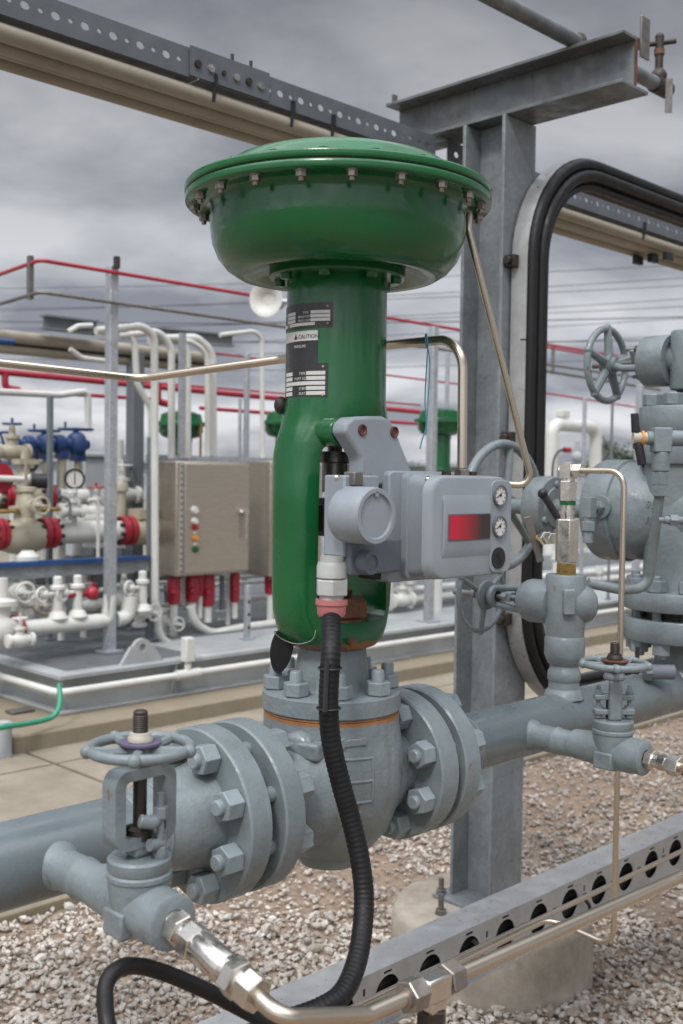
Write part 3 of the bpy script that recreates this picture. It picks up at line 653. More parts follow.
mb = MB(); c2 = PV(373,563,VF+.03); mb.lathe([(.020,0),(.020,.03),(.018,.034),(.013,.034),(.012,.031),(0,.031)], (c2.x,VF+.065,c2.z), -Y_, 28); part('vent_cap', mb, M['positd'], po)
mb = MB(); mb.bb((c2.x-.03,VF+.05,c2.z-.02), (c2.x+.09,VF+.09,c2.z+.035)); part('lower_block', mb, M['positd'], po, bevel=.004)
mb = MB(); p2 = PV(349,478,VF+.06); mb.bb((p2.x,p2.y-.012,p2.z-.012), (p2.x+.02,p2.y+.012,p2.z+.010)); part('bracket_tab', mb, M['dull'], po, bevel=.002)
inst('cover_screw', scr, (PV(346,478,VF+.03).x, VF+.05, PV(346,478,VF+.03).z), -Y_, po)
# cable gland, pale then pink, and the ribbed conduit hanging from it
gx, gy = PV(333,562,VT+.022).x, VT+.024
def gz(py): return PV(333,py,gy).z
gl = thing('cable_gland', 'pale cable gland with a pink lower nut under the round positioner cap', 'cable gland', (gx, gy, gz(616)))
mb = MB(); mb.cyl((gx,gy,gz(556)), (gx,gy,gz(562)), .019, n=24); mb.lathe([(.020,gz(579)),(.024,gz(577)),(.024,gz(566)),(.022,gz(562))], (gx,gy,0), Z_, 28); mb.hexa((gx,gy,gz(595)), (gx,gy,gz(579)), .046, rot=.35); mb.cyl((gx,gy,gz(600)), (gx,gy,gz(595)), .019, n=24)
part('gland_body', mb, M['whitep'], gl)
mb = MB(); mb.lathe([(.0,gz(616)),(.020,gz(616)),(.023,gz(613)),(.0235,gz(605)),(.026,gz(604)),(.026,gz(599)),(.0,gz(599))], (gx,gy,0), Z_, 12); part('gland_nut', mb, M['pink'], gl, label='faded pink gland nut')
# ribbed conduit
pts = [Vector((gx,gy,gz(612)))]
for (px, py, d) in ((331,650,1.62),(328.5,700,1.60),(331,740,1.60),(340,780,1.60),(351,820,1.60),(360,860,1.59),(364,900,1.57),(361,940,1.53),(354,970,1.49),(341,995,1.45),(318,1010,1.42),(285,1022,1.40),(240,1040,1.40)): pts.append(PD(px,py,d))
def smooth_path(pts, n=12):
    P = [pts[0]]+list(pts)+[pts[-1]]; out = []
    for i in range(1, len(P)-2):
        a_, b_, c_, d_ = P[i-1], P[i], P[i+1], P[i+2]
        for k_ in range(n):
            t_ = k_/n; out.append(.5*((2*b_)+(c_-a_)*t_+(2*a_-5*b_+4*c_-d_)*t_*t_+(3*b_-a_-3*c_+d_)*t_**3))
    out.append(pts[-1]); return out
fine = smooth_path(pts, 40)
acc = 0; rad = []
for i, p in enumerate(fine):
    if i: acc += (p-fine[i-1]).length
    rad.append(.0152+.0011*math.sin(acc/.0105*2*PI))
# resample so each rib gets enough rings
def resample(pts, step):
    out = [pts[0]]; carry = 0
    for a_, b_ in zip(pts, pts[1:]):
        L = (b_-a_).length; d_ = step-carry
        while d_ <= L: out.append(a_.lerp(b_, d_/L)); d_ += step
        carry = (carry+L) % step
    return out
fine = resample(fine, .0020); rad = [0.0150+.00035*math.sin(i*.0020/.0078*2*PI) for i in range(len(fine))]
mb = MB(); mb.tube(fine, .015, 16, radii=rad); hz_ = solo('flexible_conduit', mb, M['hose'], 'black ribbed flexible conduit hanging down in front of the valve body', 'conduit', smooth=80)
mb = MB(); a_, b_ = PD(327,660,1.585), PD(325,712,1.575); mb.tube([a_, a_.lerp(b_,.5), b_], .0035, 8)
mb.torus(PD(330,668,1.605), Z_, .0172, .0016, 20, 6); mb.torus(PD(328.6,708,1.60), Z_, .0172, .0016, 20, 6)
solo('cable_tie', mb, M['blackp'], 'black cable ties strapped round the ribbed conduit above the bonnet flange', 'cable tie')
# second cable, lower left
pts = [PD(px,py,d) for px,py,d in ((112,1050,1.16),(106,1015,1.18),(106,985,1.2),(118,969,1.22),(137,966,1.25),(165,973,1.28),(205,990,1.31),(240,1008,1.34),(285,1032,1.36))]
mb = MB(); mb.tube(smooth_path(pts, 10), .0098, 14); solo('cable', mb, M['black'], 'smooth black cable looping up below the left drain valve', 'cable', smooth=80)
# black tag on its wire
tg = thing('hanging_tag', 'oval black rubber tag wired to the foot of the green yoke', 'tag', PD(281,670,1.83))
ct = PD(281.5,650,1.83); ex = Vector((.7071,-.7071,0)); mb = MB(); oc = [(.0195*math.cos(2*PI*k_/28)*(1+.1*math.sin(2*PI*k_/28)), .040*math.sin(2*PI*k_/28)) for k_ in range(28)]
mb.prism(oc, ct, (ex+Vector((.1,.1,0))).normalized(), Vector((.12,-.05,1)).normalized(), Vector((.004,.004,0))); part('tag', mb, M['black'], tg, bevel=.001)
mb = MB(); mb.tube(smooth_path([ct+Z_*.03, PD(274,632,1.80), PD(284,640,1.755), PD(298,644,1.74), PD(312,640,1.735), PD(316,630,1.74)], 6), .0009, 6); part('wire', mb, M['dull'], tg)
# ================================================================== RIGHT OF THE CONTROL VALVE
uR1 = 2.557                                   # the tall riser at the right
t = thing('pipe_spool', 'grey blue pipe leaving the control valve to the right under the upright valves', 'pipe', (2.2, VP, ZP))
mb = MB(); mb.lathe([(.0572,uH+.105),(.0572,5.2)], (0,VP,ZP), X_, 56); part('pipe', mb, M['pipe'], t)
mb = MB(); mb.lathe([(.082,0),(.080,.012),(.068,.055),(.060,.095),(.0575,.11)], (uH-.001,VP,ZP), X_, 48, cap=False); mb.torus((uH+.105,VP,ZP), X_, .0572, .0035, 40, 8); part('neck', mb, M['grey'], t)
mb = MB(); flange_disc(mb, uG, uH, .05); fl = part('flange', mb, M['greyfl'], t)
bolt_ring('nut', NUT, (uH,VP,ZP), X_, R_BC, 8, fl, PI/8)
uBR2 = PV(535,748,VP-.057).x
mb = MB(); mb.lathe([(.0335,.040),(.0315,.053),(.0290,.058),(.0270,.062),(.0262,.066),(.0262,.105),(.028,.108),(.028,.113),(.026,.116),(.025,.165)], (uBR2,VP,ZP), -Y_, 36, cap=False); part('branch', mb, M['grey'], t)
uS = 2.022                                    # short riser with the globe valve
mb = MB(); mb.lathe([(.044,.045),(.040,.06),(.034,.066),(.033,.082),(.036,.086),(.036,.104),(.033,.108),(.031,.118)], (uS,VP,ZP), Z_, 40, cap=False); part('riser_stub', mb, M['grey'], t)
mb = MB(); mb.lathe([(.090,.03),(.078,.05),(.070,.062),(.066,.08),(.066,.105),(.074,.12)], (uR1,VP,ZP), Z_, 48, cap=False); part('riser_neck', mb, M['grey'], t)

# ---------------------------------------------------------------- hand wheels
def wheel(mb, c, axis, R, r, ns, hub=.018, hl=.02, dish=.012, knob=.009, spin=0., up=None, sw=.008):
    c = Vector(c); x, y, a = frame(axis, up)
    mb.torus(c, axis, R, r, 56, 10)
    mb.lathe([(hub*.45,-hl/2),(hub,-hl/2),(hub,hl/2),(hub*.45,hl/2)], c-a*dish, a, 20, cap=False)
    for i in range(ns):
        t_ = spin+2*PI*i/ns; d = x*math.cos(t_)+y*math.sin(t_)
        mb.tube([c-a*dish+d*hub*.7, c-a*dish*.6+d*R*.6, c+d*R], sw, 8, radii=[sw*1.15, sw, sw*.9])
        if knob: mb.sphere(c+d*(R+r*.5), knob, 12)
RD = Vector((.7071,-.7071,0))
def small_gate(name, label, u, v, z, R=.066, ring=True, spin=0.):
    g = thing(name, label, 'valve', (u, v, z-.03))
    o = Vector((u,v,z))
    mb = MB()
    mb.lathe([(.0285,-.085),(.031,-.045),(.034,-.03),(.034,.045),(.032,.058),(.033,.064),(.033,.069),(.030,.071),(.016,.071),(.016,.055)], o, -Y_, 40, cap=False)
    mb.lathe([(.0,-.036),(.018,-.034),(.030,-.025),(.0345,-.008),(.036,.012),(.0375,.026),(.0375,.036),(.0395,.038),(.0395,.043),(.037,.0455),(.0385,.048),(.0385,.060),(.036,.063),(.0,.063)], o, Z_, 44)
    b = part('body', mb, M['grey'], g, smooth=35)
    mb = MB(); mb.box(o+Vector((-.031,.0,-.012)), (.016,.040,.032)); part('rating_pad', mb, M['grey'], b, bevel=.003)
    mb = MB(); zw = .194 if ring else .170
    if ring:
        mb.box(o+Vector((0,0,.072)), (.03,.026,.02))
        oc = []; ic = []
        for (cx, cz, st) in ((.026,.152,0),(-.026,.152,90),(-.026,.096,180),(.026,.096,270)):
            for k_ in range(7):
                an = math.radians(st+15*k_); oc.append((cx+.018*math.cos(an), cz+.020*math.sin(an))); ic.append((cx+.007*math.cos(an)-.004*(1 if cx > 0 else -1), cz+.007*math.sin(an)))
        mb.sheet(oc, [ic[::-1]], o, X_, Z_, .028)
    else:
        mb.box(o+Z_*.102-Vector((.008,.008,0)), (.026,.012,.08), Matrix.Rotation(-PI/4,3,'Z')); mb.lathe([(.019,.138),(.021,.142),(.021,.150),(.016,.153)], o, Z_, 24)
    part('yoke', mb, M['grey'], g, bevel=.0065, seg=3)
    mb = MB()
    if ring:
        mb.bb(o+Vector((-.020,.004,.078)), o+Vector((.020,.010,.10)))
        mb.cyl(o+Z_*.07, o+Z_*.165, .0085, n=16); mb.lathe([(.014,.082),(.016,.084),(.016,.096),(.012,.099)], o, Z_, 20)
    else: mb.cyl(o+Z_*.06, o+Z_*.14, .0075, n=14); mb.lathe([(.013,.064),(.015,.066),(.015,.098),(.011,.10)], o, Z_, 20)
    part('stem', mb, M['dark'], g)
    mb = MB(); e_ = .024 if ring else .034
    if ring: mb.tube([o+Vector((-e_*.6,-.020,.112)), o+Vector((0,-.026,.108)), o+Vector((e_*.9,-.018,.114))], .0085, 12)
    else:
        mb.bar(o+RD*-.038+Z_*.106, o+RD*.038+Z_*.106, .022, .010); mb.bar(o+RD*-.038+Z_*.078, o+RD*.038+Z_*.078, .024, .010)
    part('gland_flange', mb, M['grey'], g, bevel=.002)
    if ring: pts_ = [o+Vector((.012,-.026,0))]
    else: pts_ = [o-RD*.030, o+RD*.030]
    for p_ in pts_:
        mb = MB()
        if ring:
            mb.cyl(p_+Z_*.072, p_+Z_*.142, .0045, n=12); mb.hexa(p_+Z_*.112, p_+Z_*.126, .016); mb.hexa(p_+Z_*.068, p_+Z_*.078, .016); mb.tube([p_+Z_*.082+X_*-.016, p_+Z_*.079, p_+Z_*.082+X_*.010+Y_*.012], .0075, 10)
            mb.lathe([(.0,.0585),(.007,.0605),(.009,.068),(.009,.072)], p_, Z_, 14)
        else:
            mb.cyl(p_+Z_*.066, p_+Z_*.128, .0042, n=12); mb.hexa(p_+Z_*.108, p_+Z_*.119, .015); mb.lathe([(.0045,.066),(.0085,.067),(.0085,.072),(.011,.076),(.011,.083),(.009,.085),(.009,.089)], p_, Z_, 14)
        part('gland_bolt', mb, M['grey'] if not ring else M['grey'], g)
    mb = MB(); wheel(mb, o+Z_*zw, Z_, R, .0066, 5 if ring else 5, .017, .016, .004, .0085, spin, sw=.0065)
    part('handwheel', mb, M['grey'], g)
    mb = MB(); mb.lathe([(.010,-.001),(.024,-.001),(.026,.001),(.026,.0035),(.010,.0035)], o+Z_*(zw+.0045), Z_, 28, cap=False); part('identity_disc', mb, M['purple'] if ring else M['rust'], g)
    mb = MB(); mb.lathe([(.010,.0),(.0155,.0),(.0155,.004),(.014,.006),(.013,.010),(.0095,.011)], o+Z_*(zw+.0085), Z_, 22, cap=False); part('wheel_nut', mb, M['packing'] if ring else M['dark'], g)
    mb = MB(); h_ = .032 if ring else .026
    pr = [(.0088,0)]
    for k_ in range(9): pr += [(.0094,.012+.0026*k_),(.0084,.0133+.0026*k_)]
    pr += [(.0088,.012+h_*.8),(.007,.014+h_*.8),(.0,.014+h_*.8)]
    mb.lathe(pr, o+Z_*(zw+.006), Z_, 18); part('threaded_stem', mb, M['dark'], g)
    return g
zL = 1.123
small_gate('gate_valve', 'small grey blue gate valve at the left with a purple disc under its black stem', uBR, 1.086, zL, .0600, True, .55)
small_gate('gate_valve', 'small grey blue gate valve on the right hand pipe with bolted gland and grey handwheel', uBR2, 1.086, 1.125, .0605, False, .3)

# ---------------------------------------------------------------- globe valve on the short riser
g = thing('globe_valve', 'upright grey blue globe valve with its handwheel turned to the left beside the positioner', 'valve', (uS, VP, ZP+.115))
o = Vector((uS,VP,0)); zg = 1.374
mb = MB(); mb.lathe([(.030,1.238),(.036,1.244),(.041,1.256),(.044,1.262),(.044,1.300),(.041,1.304),(.042,1.318),(.044,1.335),(.044,1.436),(.042,1.439),(.0,1.439)], o, Z_, 44)
mb.lathe([(.0,-.060),(.022,-.058),(.036,-.048),(.044,-.030),(.046,.0)], (uS+.006,VP-.006,zg+.0), (-1,1,0), 36)
b = part('body', mb, M['grey'], g)
mb = MB(); mb.box((uS-.034,VP-.030,zg+.01), (.026,.026,.055), Matrix.Rotation(PI/4,3,'Z')); part('rating_pad', mb, M['grey'], b, bevel=.003)
vb0 = 1.345; vb1 = 1.431
mb = MB(); mb.lathe([(.034,0),(.046,.004),(.0485,.012),(.0485,.066),(.046,.074),(.040,.084),(.012,.086)], (uS,vb0,zg), Y_, 40); part('bonnet', mb, M['grey'], g)
mb = MB()
for sz in (-1,1):
    mb.tube([(uS,vb1-.004,zg+sz*.026), (uS,vb1+.03,zg+sz*.024), (uS,vb1+.088,zg+sz*.018)], .008, 10)
mb.lathe([(.013,0),(.024,.002),(.026,.01),(.022,.018),(.013,.02)], (uS,vb1+.075,zg), Y_, 24, cap=False)
part('yoke', mb, M['grey'], g)
mb = MB(); mb.cyl((uS,vb1-.01,zg), (uS,vb1+.17,zg), .0075, n=14); mb.lathe([(.016,0),(.016,.018),(.011,.022)], (uS,vb1+.002,zg), Y_, 18); part('stem', mb, M['dull'], g)
mb = MB(); mb.bar((uS-.034,vb1+.022,zg+.006), (uS+.034,vb1+.022,zg+.006), .010, .022); part('gland_flange', mb, M['grey'], g, bevel=.003)
for sx in (-1,1):
    mb = MB(); mb.cyl((uS+sx*.028,vb1-.005,zg+.006), (uS+sx*.028,vb1+.046,zg+.006), .0045, n=12); mb.hexa((uS+sx*.028,vb1+.027,zg+.006), (uS+sx*.028,vb1+.040,zg+.006), .016); part('gland_bolt', mb, M['grey'], g)
mb = MB(); wheel(mb, (uS,1.5536,zg), Y_, .085, .0062, 3, .020, .022, .008, .0075, .52, sw=.007)
mb.lathe([(.012,0),(.034,.002),(.036,.008),(.028,.016),(.012,.018)], (uS,1.5536-.022,zg), Y_, 26, cap=False); part('handwheel', mb, M['grey'], g)
mb = MB(); mb.cyl((uS,1.56,zg), (uS,1.635,zg), .0072, n=12); mb.lathe([(.0,0),(.010,.0),(.010,.012),(0,.012)], (uS,1.57,zg), Y_, 14); part('stem_guard', mb, M['grey'], g)

# ---------------------------------------------------------------- fitting stack on top of it and the thin drop tube
def zy(py, u=uS, v=VP): return PU(567,py,u).z
t = thing('tube_fitting', 'upright stack of steel fittings with a green ring on top of the globe valve', 'fitting', (uS, VP, 1.439))
mb = MB(); mb.cyl((uS,VP,1.439), (uS,VP,zy(569)), .0215, n=8); mb.hexa((uS,VP,zy(571)), (uS,VP,zy(563)), .040); part('bushing', mb, M['brass'], t, label='rusty brass bushing')
mb = MB(); mb.hexa((uS,VP,zy(562)), (uS,VP,zy(519)), .045, rot=.25); mb.lathe([(.020,zy(563.5)),(.020,zy(561))], (uS,VP,0), Z_, 20); part('hex_body', mb, M['steelf'], t, bevel=.001)
mb = MB(); mb.cyl((uS,VP,zy(519)), (uS,VP,zy(505)), .0155, n=24); mb.lathe([(.019,zy(514)),(.019,zy(511))], (uS,VP,0), Z_, 24); part('nipple', mb, M['steelf'], t)
mb = MB(); mb.cyl((uS,VP,zy(505)), (uS,VP,zy(501)), .0175, n=24); part('green_ring', mb, M['green'], t)
mb = MB(); mb.hexa((uS,VP,zy(501)), (uS,VP,zy(481)), .035, rot=.2); mb.cyl((uS,VP,zy(481)), (uS,VP,zy(474)), .014, n=20); part('hex_nut', mb, M['steelf'], t)
ze = zy(470.5)
mb = MB(); mb.box((uS,VP,ze), (.028,.028,.034)); mb.hexa((uS,VP-.014,ze), (uS,VP-.036,ze), .027); mb.hexa((uS,VP+.012,ze), (uS,VP+.020,ze), .022); part('elbow', mb, M['steelf'], t, bevel=.002)
vT = PU(619,700,uS).y
mb = MB(); zb_ = .654
mb.tube([(uS,VP-.03,ze),(uS,vT,ze),(uS,vT,zb_),(uS,1.347,zb_+.012),(uS-1.3,1.347,zb_+.014)], .0062, 12, bend=.035, seg=8)
solo('drop_tube', mb, M['steel'], 'thin steel tube dropping past the pipe then running left behind the thick tube', 'tube', smooth=70)
mb = MB(); mb.tube([(uS-1.3,1.375,zb_+.008),(uS+2.6,1.375,zb_-.012)], .0062, 12)
solo('thin_tube', mb, M['steel'], 'thin straight steel tube between the slotted tray and the thick tube', 'tube', smooth=70)

# ---------------------------------------------------------------- left drain fittings, thick tube with tee
uq, vq = uBR, 1.086-.071
t = thing('tube_fitting', 'shiny steel fittings in a row screwed into the outlet of the left gate valve', 'fitting', (uq, vq, zL-.012))
dv = Vector((.0,-.172,-.036)); o = Vector((uq,vq+.006,zL))
dn = dv.normalized()
def st(a): return o+dn*(a*1.06)
mb = MB(); mb.cyl(st(0), st(.010), .0165, n=20); mb.hexa(st(.008), st(.024), .036, rot=.2); part('male_nut', mb, M['steelf'], t)
mb = MB(); mb.cyl(st(.024), st(.034), .0145, n=20); mb.hexa(st(.032), st(.052), .037, rot=.5); part('hex_nut', mb, M['steelf'], t)
mb = MB(); mb.lathe([(.0165,.053),(.0185,.056),(.0185,.105),(.0165,.108)], o, dn, 28); part('sleeve', mb, M['steelf'], t)
mb = MB(); mb.cyl(st(.100), st(.112), .0175, n=24); mb.hexa(st(.108), st(.124), .040, rot=.1); part('union_nut', mb, M['steelf'], t)
mb = MB(); mb.cyl(st(.123), st(.134), .0165, n=24); mb.hexa(st(.130), st(.152), .036, rot=.4); part('end_nut', mb, M['steelf'], t)
te = st(.150)
vA = te.y-.040
zA0 = 1.044; zA1 = .980
def zA(u): return zA0+(zA1-zA0)*(u-uq)/1.6
uT0, uT1 = PV(402,990,vA).x, PV(462,970,vA).x; uTm = PV(432,985,vA).x
mb = MB(); mb.tube([te-dn*.004, Vector((uq,vA,te.z-.010)), (uq+.13,vA,zA(uq+.13)), (uTm,vA,zA(uTm))], .0098, 16, bend=.036, seg=12)
solo('steel_tube', mb, M['steel'], 'thick bent steel tube from the left fittings to the tee', 'tube', smooth=70)
mb = MB(); mb.tube([(uTm,vA,zA(uTm)), (3.4,vA,zA(3.4))], .0098, 16)
solo('steel_tube', mb, M['steel'], 'thick straight steel tube running right from the tee out of the picture', 'tube', smooth=70)
t = thing('tee_fitting', 'dark steel tee fitting joining the two thick tubes above the slotted tray', 'fitting', (uTm, vA, zA(uTm)-.05))
dA = Vector((1,0,(zA1-zA0)/1.6)).normalized(); oT = Vector((uTm,vA,zA(uTm)))
mb = MB(); mb.bar(oT-dA*.022, oT+dA*.022, .030, .030); mb.box(oT-Z_*.018, (.028,.028,.02)); part('tee_body', mb, M['steelf'], t, bevel=.003)
for sgn in (-1,1):
    mb = MB(); mb.hexa(oT+dA*sgn*.022, oT+dA*sgn*.048, .035, rot=.3); mb.cyl(oT+dA*sgn*.046, oT+dA*sgn*.053, .0125, n=20); part('end_nut', mb, M['boltsteel'], t)
mb = MB(); mb.hexa(oT-Z_*.026, oT-Z_*.05, .032); mb.cyl(oT-Z_*.05, oT-Z_*.30, .0098, n=14); part('down_leg', mb, M['dark'], t)
# right outlet fittings and tube
o = Vector((uBR2, 1.086-.066, 1.125)); dn = Vector((.0,-1,-.03)).normalized()
t = thing('tube_fitting', 'short steel fittings and tube screwed into the outlet of the right gate valve', 'fitting', o)
mb = MB(); mb.cyl(st(0), st(.008), .014, n=18); mb.hexa(st(.006), st(.020), .032, rot=.2); part('male_nut', mb, M['steelf'], t)
mb = MB(); mb.cyl(st(.020), st(.032), .013, n=18); mb.hexa(st(.030), st(.044), .026); part('hex_nut', mb, M['steelf'], t)
mb = MB(); mb.cyl(st(.044), st(.05), .012, n=18); mb.hexa(st(.048), st(.070), .033, rot=.3); part('end_nut', mb, M['steelf'], t)
mb = MB(); mb.cyl(st(.070), st(.40), .0098, n=16); part('tube', mb, M['steel'], t)

# ---------------------------------------------------------------- instrument tubes of the actuator
P0 = AXZ(2.03)+Vector((.175,-.135,0)); P0 = PD(468,226,1.86)
pA = PD(468.5,230,1.86); pB = PD(530,472,1.93); pC = PV(507,484,VF+.045)
mb = MB(); mb.tube([pA+Z_*.03, pA, PD(533,486,1.935), pC-X_*.02], .0062, 12, bend=.03, seg=10)
solo('instrument_tube', mb, M['steel'], 'slim steel tube slanting down from the green diaphragm case to the positioner', 'tube', smooth=70)
u_, v_ = PV(462,472,VF+.05).x, VF+.05
pt = [Vector((u_,v_,PV(462,474,v_).z)), PV(463,338,v_), PD(386,345,1.99), PD(280,359.5,2.2), PD(140,378.5,2.35), PD(-60,356,2.15)]
mb = MB(); mb.tube(pt, .0087, 14, bend=.055, seg=12)
solo('supply_tube', mb, M['steel'], 'long steel tube from the positioner top running left behind the green neck', 'tube', smooth=70)
t = thing('tube_fitting', 'small brown fittings on top of the positioner at the foot of the supply tube', 'fitting', (u_, v_, zt))
mb = MB(); mb.hexa((u_,v_,zt-.002), (u_,v_,zt+.010), .024); mb.cyl((u_,v_,zt+.010), (u_,v_,zt+.013), .0105, n=18); part('tube_nut', mb, M['dull'], t)
mb = MB(); mb.hexa((u_-.03,v_+.01,zt-.002), (u_-.03,v_+.01,zt+.008), .015); part('plug', mb, M['dark'], t)
mb = MB(); mb.hexa((u_+.028,v_,zt-.002), (u_+.028,v_,zt+.007), .017); part('plug', mb, M['dark'], t)
mb = MB(); pk = PD(427,337,1.865)
mb.torus(PD(426.5,341,1.89), (.75,-.66,.1), .0115, .0016, 20, 6)
mb.tube(smooth_path([PD(428,348,1.87), PD(427,360,1.865), PD(425,400,1.865), PD(426.5,425,1.865), PD(422,440,1.865), PD(420,449,1.865)], 6), .0012, 6)
mb.tube(smooth_path([PD(428,348,1.87), PD(430,365,1.865), PD(428,400,1.865), PD(427,425,1.865)], 6), .0010, 6)
solo('cable_tie', mb, M['bluetie'], 'thin blue tie hanging from the bent supply tube right of the green neck', 'cable tie')

# ---------------------------------------------------------------- big valve on the tall riser
bvz = 1.567
g = thing('flanged_valve', 'big grey blue valve on the tall riser at the right edge', 'valve', (uR1, VP, 1.24))
o = Vector((uR1,VP,0))
mb = MB(); mb.lathe([(.05,1.246),(.145,1.246),(.1475,1.249),(.1475,1.298),(.145,1.301),(.05,1.301)], o, Z_, 64); fa = part('lower_flange', mb, M['greyfl'], g)
mb = MB(); mb.lathe([(.06,1.300),(.105,1.300),(.105,1.325),(.06,1.325)], o, Z_, 40); part('gasket', mb, M['dark'], g)
mb = MB(); mb.lathe([(.05,1.323),(.145,1.323),(.1475,1.326),(.1475,1.367),(.145,1.370),(.105,1.371),(.102,1.38),(.100,1.44),(.103,1.62),(.103,1.69)], o, Z_, 64); part('body', mb, M['grey'], g)
bolt_ring('nut', NUT, (uR1,VP,1.246), -Z_, .118, 10, fa, .25)
bolt_ring('nut', NUT, (uR1,VP,1.371), Z_, .122, 10, fa, .25)
ms = mesh_of(MB().cyl((0,0,0),(0,0,.03),.0115,n=12), 'stud', (0,0,0), M['grey']); bolt_ring('stud', ms, (uR1,VP,1.298), Z_, .118, 10, fa, .25, 0)
mb = MB(); mb.lathe([(.100,-.45),(.104,.05),(.116,.08),(.1265,.10),(.1275,.112),(.1275,.150),(.134,.153),(.134,.222),(.130,.230),(.04,.231)], (uR1,VP,bvz), Y_, 64); bb_ = part('side_barrel', mb, M['grey'], g)
mb = MB(); mb.cyl((uR1,VP+.21,bvz), (uR1,1.74,bvz), .026, n=24); part('stem_housing', mb, M['grey'], g)
mb = MB(); vd = 1.705
mb.lathe([(.024,0),(.055,0),(.058,.004),(.074,.006),(.084,.006),(.088,.010),(.088,.060),(.084,.066),(.03,.068)], (uR1,vd,bvz), Y_, 48); yk = part('yoke_head', mb, M['grey'], g); csg = cs.copy(); csg.materials[0] = M['grey']
for k_ in range(6):
    an = PI/6+k_*PI/3; inst('cap_screw', cs, (uR1+.066*math.cos(an), vd+.006, bvz+.066*math.sin(an)), -Y_, yk).data = csg
mb = MB(); mb.cyl((uR1,1.77,bvz), (uR1,1.905,bvz), .022, n=24); part('stem', mb, M['grey'], g)
mb = MB(); wheel(mb, (uR1,1.892,bvz), Y_, .180, .0135, 3, .03, .04, .01, 0, -.35, sw=.0105); part('handwheel', mb, M['grey'], g)
# side boss with plug on the barrel, facing left
pb = Vector((uR1-.127,VP+.165,bvz+.01))
mb = MB(); mb.cyl(pb+X_*.01, pb-X_*.010, .030, n=28); mb.hexa(pb-X_*.01, pb-X_*.028, .030); mb.cyl(pb-X_*.028, pb-X_*.05, .012, n=16); mb.box(pb-X_*.06, (.028,.028,.05)); mb.cyl(pb-X_*.06-Z_*.02, pb-X_*.06-Z_*.09, .013, n=14); mb.hexa(pb-X_*.06-Z_*.035, pb-X_*.06-Z_*.06, .032); part('drain_elbow', mb, M['grey'], g, bevel=.0015)
for i, (s_, zo) in enumerate((('C95',.012),('WCB',-.028))):
    mb = MB(); mb.text(s_, .026, lambda x, y, e, zo=zo: Vector((uR1-.1, VP+.07-x, bvz+zo+y)) + Vector((-(math.sqrt(max(.1045**2-(zo+y)**2,0))-.1),0,0)) - X_*(e+.001), ext=.0015)
    part('cast_letters', mb, M['grey'], bb_)
# ring near the stem: small bleed valve with black handle and steel elbow
bz = PD(551,514,2.45)
t = thing('needle_valve', 'small bleed valve with a black slanting handle in front of the round yoke head', 'valve', bz)
mb = MB(); mb.tube([bz+Vector((-.012,.012,.014))+Z_*.028, bz+Vector((.02,-.02,-.028))], .0085, 12); mb.sphere(bz+Vector((-.014,.014,.046)), .012, 12); part('handle', mb, M['blackp'], t)
mb = MB(); mb.cyl(bz+Vector((.018,-.018,-.03)), bz+Vector((.028,-.028,-.042)), .010, n=14); part('seal', mb, M['orange'], t)
pz = PD(541,538,2.5)
t = thing('tube_fitting', 'short horizontal steel fitting between the hanging steel strip and the upright stack', 'fitting', pz)
ea = (PD(565,539,2.37)-pz).normalized()
mb = MB(); mb.cyl(pz, pz+ea*.05, .010, n=14); mb.hexa(pz+ea*.02, pz+ea*.036, .028); mb.hexa(pz+ea*.045, pz+ea*.075, .024); part('fitting_body', mb, M['steelf'], t)
mb = MB(); mb.cyl(pz-ea*.016, pz, .007, n=12); part('seal', mb, M['orange'], t)
p0_ = PD(534,536,2.52); mb = MB(); mb.bar(p0_+Vector((-.012,.012,.045)), p0_+Vector((.012,-.012,-.06)), .017, .004, (1,1,0)); solo('steel_strip', mb, M['dull'], 'flat steel strip hanging beside the round yoke head', 'strip', bevel=.001)
# upper closure of the riser and the small valve above
t = thing('blind_flange', 'round grey flange pair with studs closing the top of the tall riser', 'flange', (uR1,VP,1.69))
mb = MB(); mb.lathe([(.06,1.689),(.112,1.689),(.114,1.692),(.114,1.748),(.112,1.751),(.06,1.751)], o, Z_, 56); f3 = part('lower_flange', mb, M['greyfl'], t)
mb = MB(); mb.lathe([(.08,1.750),(.098,1.750),(.098,1.768),(.08,1.768)], o, Z_, 32); part('gasket', mb, M['dark'], t)
mb = MB(); mb.lathe([(.05,1.767),(.117,1.767),(.120,1.771),(.120,1.829),(.117,1.833),(.0,1.834)], o, Z_, 56); f4 = part('upper_flange', mb, M['greyfl'], t)
NUTB = nut_mesh('nut', .044, .030, 0, M['greyfl']); bolt_ring('nut', NUTB, (uR1,VP,1.834), Z_, .092, 8, f4, .1)
mb = MB(); mb.cyl((uR1,VP,1.83), (uR1,VP,1.90), .028, n=24); part('riser', mb, M['dark'], t)
zt3 = 1.955
g = thing('globe_valve', 'topmost grey globe valve at the right edge with a five spoke handwheel facing left', 'valve', (uR1,VP,1.88))
mb = MB(); mb.lathe([(.028,1.875),(.043,1.878),(.046,1.885),(.046,2.02),(.043,2.026),(.0,2.028)], o, Z_, 40); mb.lathe([(.044,0),(.040,.02),(.032,.055)], (uR1,VP,zt3), Y_, 32, cap=False); part('body', mb, M['grey'], g)
mb = MB(); mb.lathe([(.030,.046),(.046,.046),(.048,.044),(.064,.044),(.066,.048),(.066,.112),(.063,.117),(.02,.119)], (uR1,VP,zt3), Y_, 48); part('bonnet', mb, M['grey'], g)
mb = MB()
for sz in (-1,1): mb.tube([(uR1+sz*.02,1.436,zt3+sz*.016), (uR1+sz*.018,1.50,zt3+sz*.014), (uR1,1.545,zt3)], .010, 10)
mb.cyl((uR1,1.525,zt3), (uR1,1.552,zt3), .020, n=20); part('yoke', mb, M['grey'], g)
